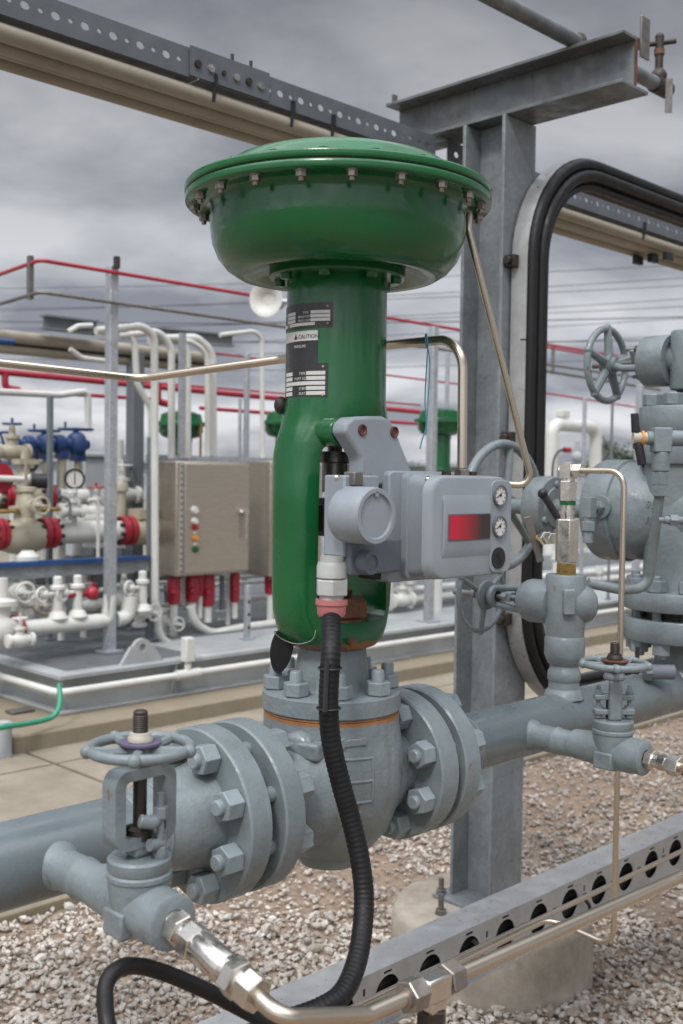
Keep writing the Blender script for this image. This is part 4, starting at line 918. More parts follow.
mb = MB(); mb.cyl((uR1,1.43,zt3), (uR1,1.60,zt3), .008, n=14); part('stem', mb, M['dull'], g)
for sx in (-1,1):
    mb = MB(); q0 = Vector((uR1-sx*.02, 1.44, zt3+sx*.034)); mb.cyl(q0-Y_*.01, q0+Y_*.05, .005, n=12); mb.hexa(q0+Y_*.02, q0+Y_*.036, .018); part('gland_bolt', mb, M['grey'] if sx < 0 else M['dull'], g)
mb = MB(); mb.bar((uR1-.024,1.468,zt3+.036), (uR1+.024,1.468,zt3-.036), .014, .026); part('gland_flange', mb, M['grey'], g, bevel=.003)
mb = MB(); wheel(mb, (uR1,1.5586,zt3), Y_, .096, .0095, 5, .026, .03, .006, .0095, .32, sw=.0115); part('handwheel', mb, M['grey'], g)
# small ball valve with black lever at the side of the closure, its thin grey line
pv_ = PD(641,438,2.42)
t = thing('ball_valve', 'small valve with a long black lever and orange seal left of the closure flanges', 'valve', pv_)
r_ = Vector((.7071,-.7071,0))
mb = MB(); mb.tube([pv_-r_*.016+Z_*.055, pv_-r_*.012+Z_*.012], .010, 12, radii=[.0085,.0095]); mb.tube([pv_-r_*.006-Z_*.012, pv_+r_*.004-Z_*.06], .010, 12); mb.box(pv_-r_*.010, (.012,.012,.05)); part('lever', mb, M['blackp'], t, bevel=.002)
mb = MB(); mb.cyl(pv_-r_*.018, pv_+r_*.012, .013, n=18); part('spindle', mb, M['packing'], t)
mb = MB(); mb.cyl(pv_+r_*.000, pv_+r_*.006, .0165, n=18); part('seal', mb, M['orange'], t)
bo_ = pv_+r_*.045
mb = MB(); mb.cyl(pv_+r_*.012, pv_+r_*.028, .016, n=18); mb.box(bo_-Z_*.004, (.04,.04,.055), Matrix.Rotation(-PI/4,3,'Z')); mb.cyl(bo_-Z_*.03, bo_-Z_*.075, .020, n=18); mb.cyl(bo_, bo_+r_*.06, .018, n=18); part('valve_body', mb, M['grey'], t, bevel=.003)
mb = MB(); mb.hexa(bo_-Z_*.075, bo_-Z_*.105, .036); mb.hexa(bo_-Z_*.110, bo_-Z_*.13, .030); part('tube_nut', mb, M['grey'], t)
e0 = bo_-Z_*.12
mb = MB(); mb.tube([e0, PD(648,588,2.48), PD(622,590,2.45), PD(588,583,2.44)], .0115, 14, bend=.055, seg=10); part('tube', mb, M['grey'], t)
# a few small fittings on the barrel
pf = PD(664,520,2.4)
mb = MB(); mb.cyl(pf, pf+r_*.05, .009, n=14); mb.hexa(pf+r_*.012, pf+r_*.03, .024); mb.hexa(pf+r_*.04, pf+r_*.06, .022); mb.cyl(pf-r_*.012, pf, .006, n=10)
solo('tube_fitting', mb, M['greyfl'], 'small grey painted fitting in front of the big side barrel at the right edge', 'fitting')
# small dark plug valve behind the right handwheel
pk = PD(656,672,2.55)
t = thing('plug_valve', 'small dark drain valve with a black upright lever behind the right handwheel', 'valve', pk)
mb = MB(); mb.cyl(pk+Vector((-.012,.012,0)), pk+Vector((.03,-.03,0)), .018, n=16); mb.hexa(pk+Vector((-.02,.02,0)), pk+Vector((-.008,.008,0)), .038); part('plug_body', mb, M['positd'], t)
pl_ = PD(637,668,2.6); mb = MB(); mb.bar(pl_+Z_*.052, pl_-Z_*.07, .008, .010); part('lever', mb, M['blackp'], t, bevel=.002)
# black cable low at the right
mb = MB(); mb.tube(smooth_path([PD(560,742,2.62), PD(600,748,2.6), PD(632,753,2.55), PD(660,763,2.5), PD(700,774,2.42), PD(760,785,2.3)], 8), .013, 12)
solo('cable', mb, M['black'], 'thick black cable sloping away under the right hand pipe', 'cable', smooth=80)
# ================================================================== GROUND
def structure(name, mb, m, bevel=0, smooth=40): return solo(name, mb, m, kind='structure', bevel=bevel, smooth=smooth)
mb = MB(); mb.add([(-900,-900,-.06),(900,-900,-.06),(900,900,-.06),(-900,900,-.06)], [(0,1,2,3)]); structure('ground', mb, M['far'])
V1 = 3.71; V2 = 5.72; U2 = 3.06
# gravel bed, gently uneven
mb = MB(); nx, ny = 130, 70; x0,x1,y0,y1 = -2.5, 14.0, -1.5, V1
vs = []
for j in range(ny+1):
    for i in range(nx+1):
        x = x0+(x1-x0)*i/nx; y = y0+(y1-y0)*j/ny
        vs.append((x, y, -.022+.014*mnoise.noise(Vector((x*1.3,y*1.3,0)))+.006*mnoise.noise(Vector((x*5,y*5,3)))))
mb.add(vs, [(j*(nx+1)+i, j*(nx+1)+i+1, (j+1)*(nx+1)+i+1, (j+1)*(nx+1)+i) for j in range(ny) for i in range(nx)])
structure('gravel_bed', mb, M['earth'])
# loose stones
def make_stones():
    rng = random.Random(5)
    protos = []
    for k in range(10):
        bm = bmesh.new(); bmesh.ops.create_icosphere(bm, subdivisions=1 if k > 3 else 2, radius=1.0)
        sx, sy, sz = 1, rng.uniform(.6,.95), rng.uniform(.42,.75)
        pl = [(Vector((rng.uniform(-1,1),rng.uniform(-1,1),rng.uniform(-1,1))).normalized(), rng.uniform(.45,.8)) for _ in range(9)]
        for v in bm.verts:
            p = v.co.copy()
            for n_, d_ in pl:
                e_ = p.dot(n_)-d_
                if e_ > 0: p -= n_*e_*.9
            p *= 1+rng.uniform(-.06,.06); v.co = Vector((p.x*sx, p.y*sy, p.z*sz))
        protos.append(([v.co.copy() for v in bm.verts], [tuple(v.index for v in f.verts) for f in bm.faces])); bm.free()
    small = [p for p in protos if len(p[0]) < 20] or protos
    vs, fs = [], []
    n = 0
    for _ in range(120000):
        # density falls off with distance; only what the view and a step aside can see
        d = 2.3+7.5*rng.random()**1.45; r = rng.uniform(-.62,.62)*d
        x = .7071*(d+r); y = .7071*(d-r)
        if mnoise.noise(Vector((x*.9+3.1,y*.9,1.7))) > .12 and rng.random() < .62: continue
        if y > V1-.02 or y < -1.2 or x < -2.4: continue
        s = .0058+.0145*rng.random()**2.1
        if rng.random() < .05: s *= 1.6
        if d > 5 and s < .010: continue
        V_, F_ = protos[rng.randrange(len(protos))]
        if s < .012 or d > 3.6: V_, F_ = small[rng.randrange(len(small))]
        a = rng.uniform(0,2*PI); R = Matrix.Rotation(a,3,'Z') @ Matrix.Rotation(rng.gauss(0,.35),3,'X') @ Matrix.Rotation(rng.gauss(0,.35),3,'Y')
        z = -.016+.014*mnoise.noise(Vector((x*1.3,y*1.3,0)))+s*rng.uniform(0,.75)
        o_ = len(vs); c = Vector((x,y,z))
        for v in V_: vs.append(c+R@(v*s))
        fs += [tuple(i+o_ for i in f) for f in F_]; n += 1
    me = bpy.data.meshes.new('gravel'); me.from_pydata([tuple(v) for v in vs], [], fs); me.materials.append(M['stone'])
    o = bpy.data.objects.new('gravel', me); COL.objects.link(o); o['kind'] = 'stuff'
make_stones()
# pavement in cast bays with open joints, edge strip and the raised slab under the skid
uq_ = PZ(70,770,0).x; uj = [-7.0]+[uq_+2.75*k for k in (-2,-1,0,1,2,3,4)]+[14.9]; vj = PZ(12,773,0).y
mb = MB(); mb.bb((-7,V1+.0,-.055),(14.9,V2+3,-.014)); structure('pavement_joint', mb, M['joint'])
mb = MB()
for a, b in zip(uj, uj[1:]):
    for c, d in ((V1+.01,vj-.012),(vj+.012,V2+2.6)): mb.bb((a+.013,c,-.05),(b-.013,d,.004+.002*random.random()))
structure('pavement', mb, M['pave'], bevel=.004)
mb = MB(); mb.bb((-7,V1-.075,-.05),(14.9,V1-.002,.012)); structure('kerb_edge', mb, M['slabc'], bevel=.006)
mb = MB(); mb.bb((U2,V2,-.04),(18,18,.105)); structure('raised_slab', mb, M['slabc'], bevel=.012)

# ================================================================== POST, BEAMS, TRAYS
PU_, PV_ = 2.975, 2.245; HS = .0875
mb = MB(); mb.lathe([(.345,-.05),(.342,.10),(.335,.172),(.322,.188),(.30,.193),(.0,.195)], (2.95,2.20,0), Z_, 56)
pad = solo('concrete_pier', mb, M['padc'], 'round stained concrete pier under the grey steel post', 'pier')
t = thing('steel_post', 'grey painted steel post standing on the round concrete pier', 'post', (PU_,PV_,.195))
tf = .012
mb = MB(); mb.bb((PU_-HS,PV_-HS,.205),(PU_+HS,PV_-HS+tf,2.836)); mb.bb((PU_-HS,PV_+HS-tf,.205),(PU_+HS,PV_+HS,2.836)); mb.bb((PU_-.0045,PV_-HS+tf,.205),(PU_+.0045,PV_+HS-tf,2.836)); part('column', mb, M['post'], t, bevel=.0015)
mb = MB(); mb.bb((PU_-.13,PV_-.13,.194),(PU_+.13,PV_+.13,.206)); bp_ = part('base_plate', mb, M['post'], t, bevel=.002)
for sx in (-1,1):
    for sy in (-1,1):
        mb = MB(); p = Vector((PU_+sx*.108,PV_+sy*.108,.206)); mb.hexa(p, p+Z_*.018, .03); mb.cyl(p, p+Z_*.055, .009, n=12); part('anchor_bolt', mb, M['dull'], t)
ab = PD(441,905,3.55); mb = MB(); ab.z = .19; mb.hexa(ab, ab+Z_*.02, .034); mb.cyl(ab, ab+Z_*.07, .0095, n=12); mb.lathe([(.0,-.002),(.024,-.002),(.024,.003),(0,.003)], ab, Z_, 20)
solo('anchor_bolt', mb, M['dull'], 'lone threaded anchor bolt sticking up from the pier left of the post', 'bolt')
# cross beam on top of the post
B0, B1 = 1.735, 2.70; BZ0, BZ1 = 2.838, 2.995; BH = .078
t = thing('steel_crossbeam', 'weathered grey steel crossbeam lying on top of the post', 'beam', (PU_,(B0+B1)/2,BZ0))
mb = MB(); mb.bb((PU_-BH,B0,BZ0),(PU_+BH,B1,BZ0+.011)); mb.bb((PU_-BH,B0,BZ1-.011),(PU_+BH,B1,BZ1)); mb.bb((PU_-.004,B0,BZ0+.011),(PU_+.004,B1,BZ1-.011)); part('beam', mb, M['galvd'], t, bevel=.0015)
mb = MB(); mb.bb((PU_-.0055,B0-.002,BZ0+.012),(PU_+.0055,B0+.003,BZ1-.012)); part('rusty_edge', mb, M['rust'], t, label='rusted cut end of the web')
mb = MB(); mb.bb((PU_+.012,B0-.010,BZ1-.058),(PU_+.062,B0-.003,BZ1+.065)); part('cleat', mb, M['dull'], t, bevel=.001)
mb = MB(); mb.cyl((PU_+.05,B0-.003,BZ1+.0),(PU_+.05,B0+.06,BZ1+.0),.006,n=10); part('bolt', mb, M['dark'], t)
mb = MB(); mb.bb((PU_-BH+.01,B1-.03,BZ1-.002),(PU_-BH+.03,B1-.02,BZ1+.03)); part('clip', mb, M['dull'], t)
# galvanised pipe over the beam with a little tap at its end
vp_ = 1.93; zp_ = 3.022
uE_ = PV(657,89,vp_).x
t = thing('overhead_pipe', 'thin galvanised pipe crossing over the top crossbeam', 'pipe', (PU_,vp_,zp_-.024))
mb = MB(); mb.cyl((-1.2,vp_,zp_),(uE_,vp_,zp_),.0243,n=24); part('pipe', mb, M['galvd'], t)
mb = MB(); mb.torus((PU_-.02,vp_,zp_),X_,.026,.006,24,8); part('clamp', mb, M['dark'], t)
t = thing('air_tap', 'small dark tap with a cross handle at the end of the overhead pipe', 'tap', (uE_,vp_,zp_-.03))
o = Vector((uE_,vp_,zp_))
mb = MB(); mb.cyl(o-X_*.02,o+X_*.07,.030,n=18); mb.cyl(o+X_*.07,o+X_*.085,.022,n=18); mb.lathe([(.022,.0),(.027,.02),(.029,.035),(.022,.05),(.014,.058),(.014,.125)],o+X_*.01,Z_,18); part('tap_body', mb, M['dark'], t)
mb = MB(); mb.cyl(o+X_*.01+Z_*.105,o+X_*.01+Z_*.124,.018,n=14); part('red_collar', mb, M['rust'], t)
mb = MB(); mb.cyl(o+X_*.01+Z_*.124,o+X_*.01+Z_*.165,.015,n=14); mb.tube([o+Vector((.01-.04,.04,.138)),o+Vector((.01,0,.146)),o+Vector((.01+.04,-.04,.154))],.009,10); mb.sphere(o+Vector((.01,0,.166)),.016,12); part('cross_handle', mb, M['dark'], t)
mb = MB(); p = PD(669,92,3.72); mb.bar(p+Z_*.045,p-Z_*.07,.024,.004,(.7,.7,0)); part('tag', mb, M['dull'], t)
# conduits under a perforated channel, overhead
vC = 2.452; zC0, zC1 = 2.745, 2.825
def holes_row(u0, u1, step, big, small):
    hs = []; u = u0+.05; k = 0
    while u < u1-.03:
        r_ = big if k % 2 == 0 else small
        cz = (zC0+zC1)/2
        hs.append([(u+r_*1.25*math.cos(2*PI*i/10), cz+r_*math.sin(2*PI*i/10)) for i in range(10)][::-1]); u += step; k += 1
    return hs
for (a, b, lb) in ((.78,1.86,'left'),(1.866,2.885,'middle'),(2.95,6.6,'right')):
    t = thing('perforated_channel', {'left':'grey perforated channel over the conduits from the upper left corner to its splice plate','middle':'grey perforated channel between its splice plate and the steel post','right':'grey perforated channel over the conduits right of the steel post'}[lb], 'channel', ((a+b)/2,vC,zC0), 'perforated channels over the conduits')
    mb = MB(); mb.sheet([(a,zC0),(b,zC0),(b,zC1),(a,zC1)], holes_row(a,b,.042,.0105,.006), (0,vC,0), X_, Z_, .003)
    part('web', mb, M['channel'], t)
    mb = MB(); mb.bb((a,vC+.0016,zC1-.003),(b,vC+.05,zC1)); mb.bb((a,vC+.0016,zC0),(b,vC+.05,zC0+.003)); part('flange', mb, M['channel'], t)
t = thing('splice_plate', 'grey splice plate with bright bolts on the perforated channel', 'plate', (1.99,vC-.006,zC0))
mb = MB(); mb.sheet([(1.83,zC0+.004),(2.12,zC0+.004),(2.12,zC1+.006),(1.83,zC1+.006)], [], (0,vC-.005,0), X_, Z_, .004); part('plate', mb, M['channel'], t)
for k in range(6):
    mb = MB(); p = Vector((1.855+.046*k,vC-.007,(zC0+zC1)/2)); mb.cyl(p,p-Y_*.006,.011 if k not in (2,) else .007,n=12); part('bolt', mb, M['steelf'] if k % 2 else M['dark'], t)
mb = MB()
for k, ux in enumerate((2.0,2.07)): 
    mb = MB(); mb.cyl((ux,vC+.02,zC1),(ux,vC+.02,zC1+.035),.005,n=10); part('stud', mb, M['dark'], t)
labs = ['beige overhead conduit nearest the perforated channel edge','second beige overhead conduit from the perforated channel','third beige overhead conduit from the perforated channel','farthest beige overhead conduit under the perforated channel']
for k in range(4):
    mb = MB(); mb.cyl((.6,2.475+.048*k,2.712-.010*(k%2)),(7.5,2.475+.048*k,2.712-.010*(k%2)),.0225,n=20)
    solo('overhead_conduit', mb, M['beige'], labs[k], 'conduit', 'beige conduits under the perforated channel')
def strap(u, lab):
    t = thing('conduit_strap', lab, 'strap', (u,2.54,2.66), 'black straps round the overhead conduits')
    mb = MB(); oc = [(u,vC-.004,zC0+.03),(u,vC-.004,2.735),(u,2.452,2.715),(u,2.455,2.70)]
    mb.tube(oc,.0055,8); mb.box((u,vC-.006,zC0+.012),(.010,.012,.035)); part('band', mb, M['blackp'], t)
for u, lab in ((.86,'black strap on the overhead conduits in the upper left corner'),(1.919,'black strap on the overhead conduits just under the splice plate'),(2.216,'black strap on the overhead conduits right of the splice plate'),(2.387,'black strap on the overhead conduits above the green dome'),(3.45,'black strap on the overhead conduits seen inside the tray bend'),(4.30,'black strap on the overhead conduits at the right edge')): strap(u, lab)
for k, (px, py) in enumerate(((638,258),(653,256),(668,254))):
    p = PZ(px, py, 2.672); mb = MB(); mb.bb(p+Vector((-.03,-.012,-.03)),p+Vector((.03,.012,.008)))
    solo('saddle_clip', mb, M['blackp'], ['left dark clip under the overhead conduits at the right edge','middle dark clip under the overhead conduits at the right edge','right dark clip under the overhead conduits at the right edge'][k], 'clip', 'dark clips under the overhead conduits', bevel=.002)
t = thing('junction_box', 'dark corner of a box at the end of the overhead conduits top left', 'box', (.70,2.5,2.68))
mb = MB(); mb.bb((.60,2.43,2.665),(.815,2.68,2.78)); part('box', mb, M['dull'], t, bevel=.004)
# bent cable tray on the post
vT0, vT1 = 2.088, 2.15; uT = 2.928; zTop = 2.765; zBot = .84; RB = .40
def tray_path(off):          # off: distance inward from the floor
    R = RB-off; pts = []
    pts.append(Vector((7.0,0,zTop-off)))
    c = Vector((uT+RB,0,zTop-RB))
    for k in range(13):
        a = math.radians(90+90*k/12); pts.append(c+Vector((R*math.cos(a),0,R*math.sin(a))))
    c = Vector((uT+RB,0,zBot+RB))
    for k in range(13):
        a = math.radians(180+90*k/12); pts.append(c+Vector((R*math.cos(a),0,R*math.sin(a))))
    pts.append(Vector((7.0,0,zBot+off))); return pts
def ribbon(mb, o0, o1, v0, v1):
    A, B = tray_path(o0), tray_path(o1); n = len(A); vs = []
    for a, b in zip(A,B): vs += [(a.x,v0,a.z),(b.x,v0,b.z),(b.x,v1,b.z),(a.x,v1,a.z)]
    fs = [(0,1,2,3),((n-1)*4+3,(n-1)*4+2,(n-1)*4+1,(n-1)*4)]
    for i in range(n-1): fs += [(i*4+j,i*4+4+j,i*4+4+(j+1)%4,i*4+(j+1)%4) for j in range(4)]
    mb.add(vs,fs)
t = thing('cable_tray', 'bent pale grey cable tray fixed to the near side of the steel post', 'cable tray', (uT,(vT0+vT1)/2,zBot))
mb = MB(); ribbon(mb,0,.003,vT0,vT1); part('tray_floor', mb, M['traym'], t, smooth=30)
mb = MB(); ribbon(mb,.003,.10,vT1-.003,vT1); part('side_rail', mb, M['traym'], t, smooth=30)
for zz_ in (2.10,1.55): 
    mb = MB(); mb.bb((uT-.002,vT0-.002,zz_),(uT+.034,vT0+.02,zz_+.004)); part('joint', mb, M['dark'], t)
for zz_ in (2.36,1.78,1.18):
    mb = MB(); mb.bb((uT-.03,vT1-.03,zz_-.02),(uT-.001,PV_-HS,zz_+.02)); mb.cyl((uT-.045,vT1-.01,zz_),(uT-.03,vT1-.01,zz_),.014,n=12); part('bracket', mb, M['dark'], t, bevel=.002)
clabs = ['black cable lying against the floor of the bent tray','black cable along the outer edge of the bent tray','black cable innermost in the bend of the tray','black cable stacked over the others in the bent tray','thin black cable at the near lip of the bent tray']
for k, (of, v_, r_) in enumerate(((.023,2.122,.019),(.024,2.084,.020),(.061,2.116,.019),(.063,2.074,.021),(.098,2.088,.014))):
    mb = MB(); mb.tube([Vector((p.x,v_,p.z)) for p in tray_path(of)], r_, 12); solo('tray_cable', mb, M['black'], clabs[k], 'cable', 'black cables in the bent tray', smooth=70)
for k, (u_, v_, z_) in enumerate(((uT+.075,2.03,2.60),(uT+.62,2.055,zTop-.06),(uT+.07,2.04,1.98))):
    pass
# slotted tray low in front of the pier
vS = 1.64; zs1 = PV(430,921,vS+.092).z-.002; zs0 = zs1-.132
t = thing('slotted_tray', 'low grey metal tray with a row of large round holes in front of the pier', 'cable tray', (2.2,vS,zs0))
sl = -.012
mb = MB(); a, b = .55, 5.2; hs = []
cz = zs1-.062; u = a+.06; k = 0
while u < b-.05:
    rr_ = .0415; hs.append([(u+rr_*math.cos(2*PI*i/24), cz+rr_*1.0*math.sin(2*PI*i/24)) for i in range(24)][::-1])
    # small keyed slots between the big holes
    x = u+.072
    hs.append([(x-.008,cz-.012),(x-.008,cz+.010),(x+.014,cz+.010),(x+.014,cz+.004),(x-.002,cz+.004),(x-.002,cz-.012)][::-1])
    hs.append([(u-.014,zs1-.016),(u+.014,zs1-.016),(u+.014,zs1-.010),(u-.014,zs1-.010)])
    if k % 3 == 1: hs.append([(x-.004,zs1-.045),(x+.004,zs1-.045),(x+.004,zs1-.028),(x-.004,zs1-.028)])
    u += .150; k += 1
mb.sheet([(a,zs0),(b,zs0),(b,zs1),(a,zs1)], hs, (0,vS,0), X_, Z_, .003); part('side_wall', mb, M['traym'], t)
mb = MB(); mb.bb((a,vS+.0016,zs1-.003),(b,vS+.092,zs1)); part('top_lip', mb, M['traym'], t)
mb = MB(); mb.bb((a,vS-.012,zs0-.003),(b,vS+.16,zs0)); part('tray_floor', mb, M['traym'], t)
# cables inside the tray, seen dark through the holes
tl = ['black cable at the bottom inside the slotted tray','black cable behind the holes of the slotted tray','upper black cable inside the slotted tray']
for k, (v_, z_, r_) in enumerate(((vS+.040,zs0+.028,.026),(vS+.045,zs0+.074,.022),(vS+.105,zs0+.045,.040))):
    mb = MB(); mb.cyl((a+.02,v_,z_),(b,v_,z_),r_,n=16); solo('tray_cable', mb, M['black'], tl[k], 'cable', 'black cables in the slotted tray')
for k, (px, py) in enumerate(((585,903),(476,948))):
    p = PV(px,py,vS-.01); mb = MB(); mb.tube([p+Vector((-.012,0,.022)),p+Vector((0,-.012,0)),p+Vector((.012,-.012,-.025))],.0055,8)
    solo('cable_tie', mb, M['blackp'], ['black tie on the slotted tray below the drop tube','black tie on the slotted tray above the concrete pier'][k], 'cable tie')
# ================================================================== PROCESS SKID BEHIND
cS = PZ(60,716,.107); uK, vK = cS.x, cS.y; zD = PV(62,676,vK).z
UE = 17.0; VE = vK+5.5
t = thing('process_skid', 'grey steel skid base with grating deck on the raised slab', 'skid', (uK+4,vK+2,.107))
mb = MB(); mb.bb((uK+.06,vK+.06,.108),(UE,VE,zD-.03)); part('web', mb, M['skid'], t)
mb = MB(); mb.bb((uK,vK,zD-.028),(UE,vK+.12,zD)); mb.bb((uK,vK+.12,zD-.028),(uK+.12,VE,zD)); part('top_flange', mb, M['skid'], t, bevel=.003)
mb = MB(); mb.bb((uK,vK,.108),(UE,vK+.12,.128)); mb.bb((uK,vK+.12,.108),(uK+.12,VE,.128)); part('bottom_flange', mb, M['skid'], t, bevel=.003)
for k in range(6):
    mb = MB(); x = uK+.9+1.55*k; mb.bb((x,vK+.012,.129),(x+.012,vK+.062,zD-.029)); part('stiffener', mb, M['skid'], t)
mb = MB(); v_ = vK+.13
while v_ < VE-.1:
    mb.bb((uK+.13,v_,zD-.024),(UE,v_+.072,zD-.004)); v_ += .086
part('deck_grating', mb, M['grate'], t)
mb = MB(); mb.bb((uK+1.15,vK+.121,zD-.022),(UE,vK+.75,zD+.001)); part('deck_plate', mb, M['skid'], t)
for (px, py) in ((20,712),(131,700)):
    p = PZ(px,py,.107); mb = MB(); mb.box((p.x,p.y,.118),(.16,.10,.012)); part('hold_down_plate', mb, M['dull'], t, bevel=.002)
# lifting lug
pl = PZ(121,658,zD); t2 = []
mb = MB(); oc = [(-.17,0),(.17,0),(.085,.12)]+[(.075*math.cos(math.radians(a)),.10+.065*math.sin(math.radians(a))) for a in range(10,171,20)]+[(-.085,.12)]
hole = [(.026*math.cos(2*PI*i/14),.105+.026*math.sin(2*PI*i/14)) for i in range(14)][::-1]
mb.sheet(oc,[hole],(pl.x,vK+.08,zD),X_,Z_,.03); part('lifting_lug', mb, M['skid'], t)
mb = MB(); mb.torus((pl.x,vK+.08,zD+.105),(0,1,.2),.030,.006,20,6); part('lug_rust', mb, M['rust'], t)
# white conduit along the skid front with a box
zc_ = PV(120,684,vK-.03).z
mb = MB(); mb.tube([(uK-.02,VE,zc_),(uK-.03,vK-.03,zc_),(UE,vK-.03,zc_)],.024,12,bend=.08)
solo('skid_conduit', mb, M['white'], 'white conduit running round the front edge of the grey skid', 'conduit')
pj = PV(188,652,vK-.03); t = thing('conduit_box', 'white conduit outlet box with tee on the skid front', 'box', (pj.x,vK-.03,zc_))
mb = MB(); mb.cyl((pj.x,vK-.03,zc_),(pj.x,vK-.03,zc_+.1),.024,n=14); mb.box((pj.x,vK-.03,zc_+.17),(.075,.07,.17)); part('outlet_box', mb, M['white'], t, bevel=.008)
mb = MB(); mb.cyl((pj.x-.1,vK-.03,zc_),(pj.x+.1,vK-.03,zc_),.034,n=14); part('tee', mb, M['white'], t)
# green hose
mb = MB(); mb.tube(smooth_path([PD(59,684,6.55),PD(60,700,6.5),PD(57,712,6.45),PD(48,719,6.4),PD(25,724,6.2),PD(4,727,6.05),PD(-30,735,5.9)],8),.016,10)
solo('hose', mb, M['hosegreen'], 'thin green hose hanging at the skid corner', 'hose')
pp = PZ(3,757,.0); mb = MB(); mb.cyl((pp.x,pp.y,0),(pp.x,pp.y,.20),.05,n=16); mb.cyl((pp.x,pp.y,.2),(pp.x,pp.y,.205),.04,n=16); solo('marker_stub', mb, M['wallw'], 'short pale stub post on the pavement at the left edge', 'post', bevel=.004)

def Pd(px, py, v): return PV(px, py, v)
def vert(mb, px, y0, y1, v, r, n=10):
    a, b = Pd(px,y0,v), Pd(px,y1,v); c = (a.x+b.x)/2; mb.cyl((c,v,b.z),(c,v,a.z),r,n=n)
def vpost(name, label, px, py_top, py_base, wpx, m, cat='post', z=None, strut=False, group=None):
    b = PZ(px, py_base, zD if z is None else z); d = b.dot(FW); w = wpx*d/F_PX/1.15; top = PV(px, py_top, b.y).z
    t = thing(name, label, cat, (b.x,b.y,b.z), group)
    mb = MB(); mb.bb((b.x-w/2,b.y-w/2,b.z),(b.x+w/2,b.y+w/2,top)); part('column', mb, m, t, bevel=.004)
    mb = MB(); mb.bb((b.x-w*1.1,b.y-w*1.1,b.z),(b.x+w*1.1,b.y+w*1.1,b.z+.015)); part('base_plate', mb, m, t)
    if strut:
        for k in range(max(1,int((top-b.z-.12)/.1))):
            mb = MB(); mb.cyl((b.x,b.y-w/2-.002,b.z+.1+k*.1),(b.x,b.y-w/2+.004,b.z+.1+k*.1),.013,n=8); part('slot', mb, M['dark'], t)
    return b, d, top
bA, dA_, tA = vpost('support_post', 'tall pale galvanised post on the skid deck carrying the red tube', 109.5, 266, 652, 11, M['galv'])
bB, dB_, tB = vpost('support_post', 'grey post at the left side of the stainless cabinet', 149.5, 437, 641, 7, M['post'])
vpost('support_post', 'short slotted strut post below the stainless cabinet', 247, 585, 640, 6, M['galv'], strut=True)
vpost('support_post', 'galvanised post seen right of the green neck above the positioner', 428.5, 326, 622, 9, M['galv'])
vcab = bB.y-.02
# cabinets
def cabinet(label, pxa, pxb, knobs):
    a, b = Pd(pxa,520,vcab), Pd(pxb,520,vcab); zt_, zb_ = Pd(pxa,461,vcab).z, Pd(pxa,577,vcab).z; dp = .30
    t = thing('control_cabinet', label, 'cabinet', ((a.x+b.x)/2,vcab+dp/2,zb_), 'stainless cabinets on the skid')
    mb = MB(); mb.bb((a.x,vcab+.012,zb_),(b.x,vcab+dp,zt_)); part('cabinet_body', mb, M['cab'], t, bevel=.01)
    mb = MB(); mb.bb((a.x+.06,vcab-.018,zb_+.02),(b.x-.008,vcab+.010,zt_-.015)); d = part('door', mb, M['cab'], t, bevel=.007)
    mb = MB(); mb.bb((a.x+.020,vcab-.006,zb_+.02),(a.x+.056,vcab+.010,zt_-.015))
    part('hinge_strip', mb, M['cabs'], t)
    for k in range(18):
        mb = MB(); zz_ = zb_+.04+k*(zt_-zb_-.08)/17; mb.cyl((a.x+.038,vcab-.010,zz_-.009),(a.x+.038,vcab-.010,zz_+.009),.008,n=8); part('hinge_knuckle', mb, M['dull'], d)
    if knobs:
        for i, (px, py, c, r_) in enumerate(((194,510,'white',.026),(194,521,'white',.022),(194.5,527,'red',.020),(195,538,'orange',.020),(195,549.5,'green',.020))):
            p = Pd(px,py,vcab-.018); mb = MB(); mb.cyl(p,p-Y_*.03,r_,n=14); mb.cyl(p,p-Y_*.008,r_*1.3,n=14); part('indicator_lamp', mb, M[c], d, label={'white':'white lamp','red':'red lamp','orange':'orange lamp','green':'green lamp'}[c])
            if i > 1: mb = MB(); mb.box(p+Vector((0,-.004,.045)),(.04,.006,.02)); part('lamp_plate', mb, M['white'], d)
        p = Pd(243,514,vcab-.018); mb = MB(); mb.tube([p+Vector((-.04,-.01,.02)),p+Vector((0,-.04,.01)),p+Vector((.005,-.04,-.02)),p+Vector((.005,-.035,-.20))],.012,10); mb.cyl(p+Vector((0,.0,.02)),p+Vector((0,-.05,.02)),.028,n=14); part('handle', mb, M['steelf'], d)
    return a, b, zt_, zb_
ca, cb_, czt, czb = cabinet('stainless cabinet with four coloured lamps and a door handle', 177, 248.5, True)
cabinet('plain stainless cabinet half hidden behind the green yoke', 271, 345, False)
mb = MB(); s0, s1 = Pd(147,458,vcab+.34), Pd(360,470,vcab+.34); mb.bb((s0.x,vcab+.32,czt+.0),(s1.x,vcab+.36,czt+.05)); solo('support_rail', mb, M['galv'], 'thin galvanised rail along the tops of the stainless cabinets', 'rail')
mb = MB(); mb.bb((s0.x,vcab+.32,czb-.06),(s1.x,vcab+.36,czb-.02)); solo('support_rail', mb, M['galv'], 'thin galvanised rail under the stainless cabinets', 'rail')
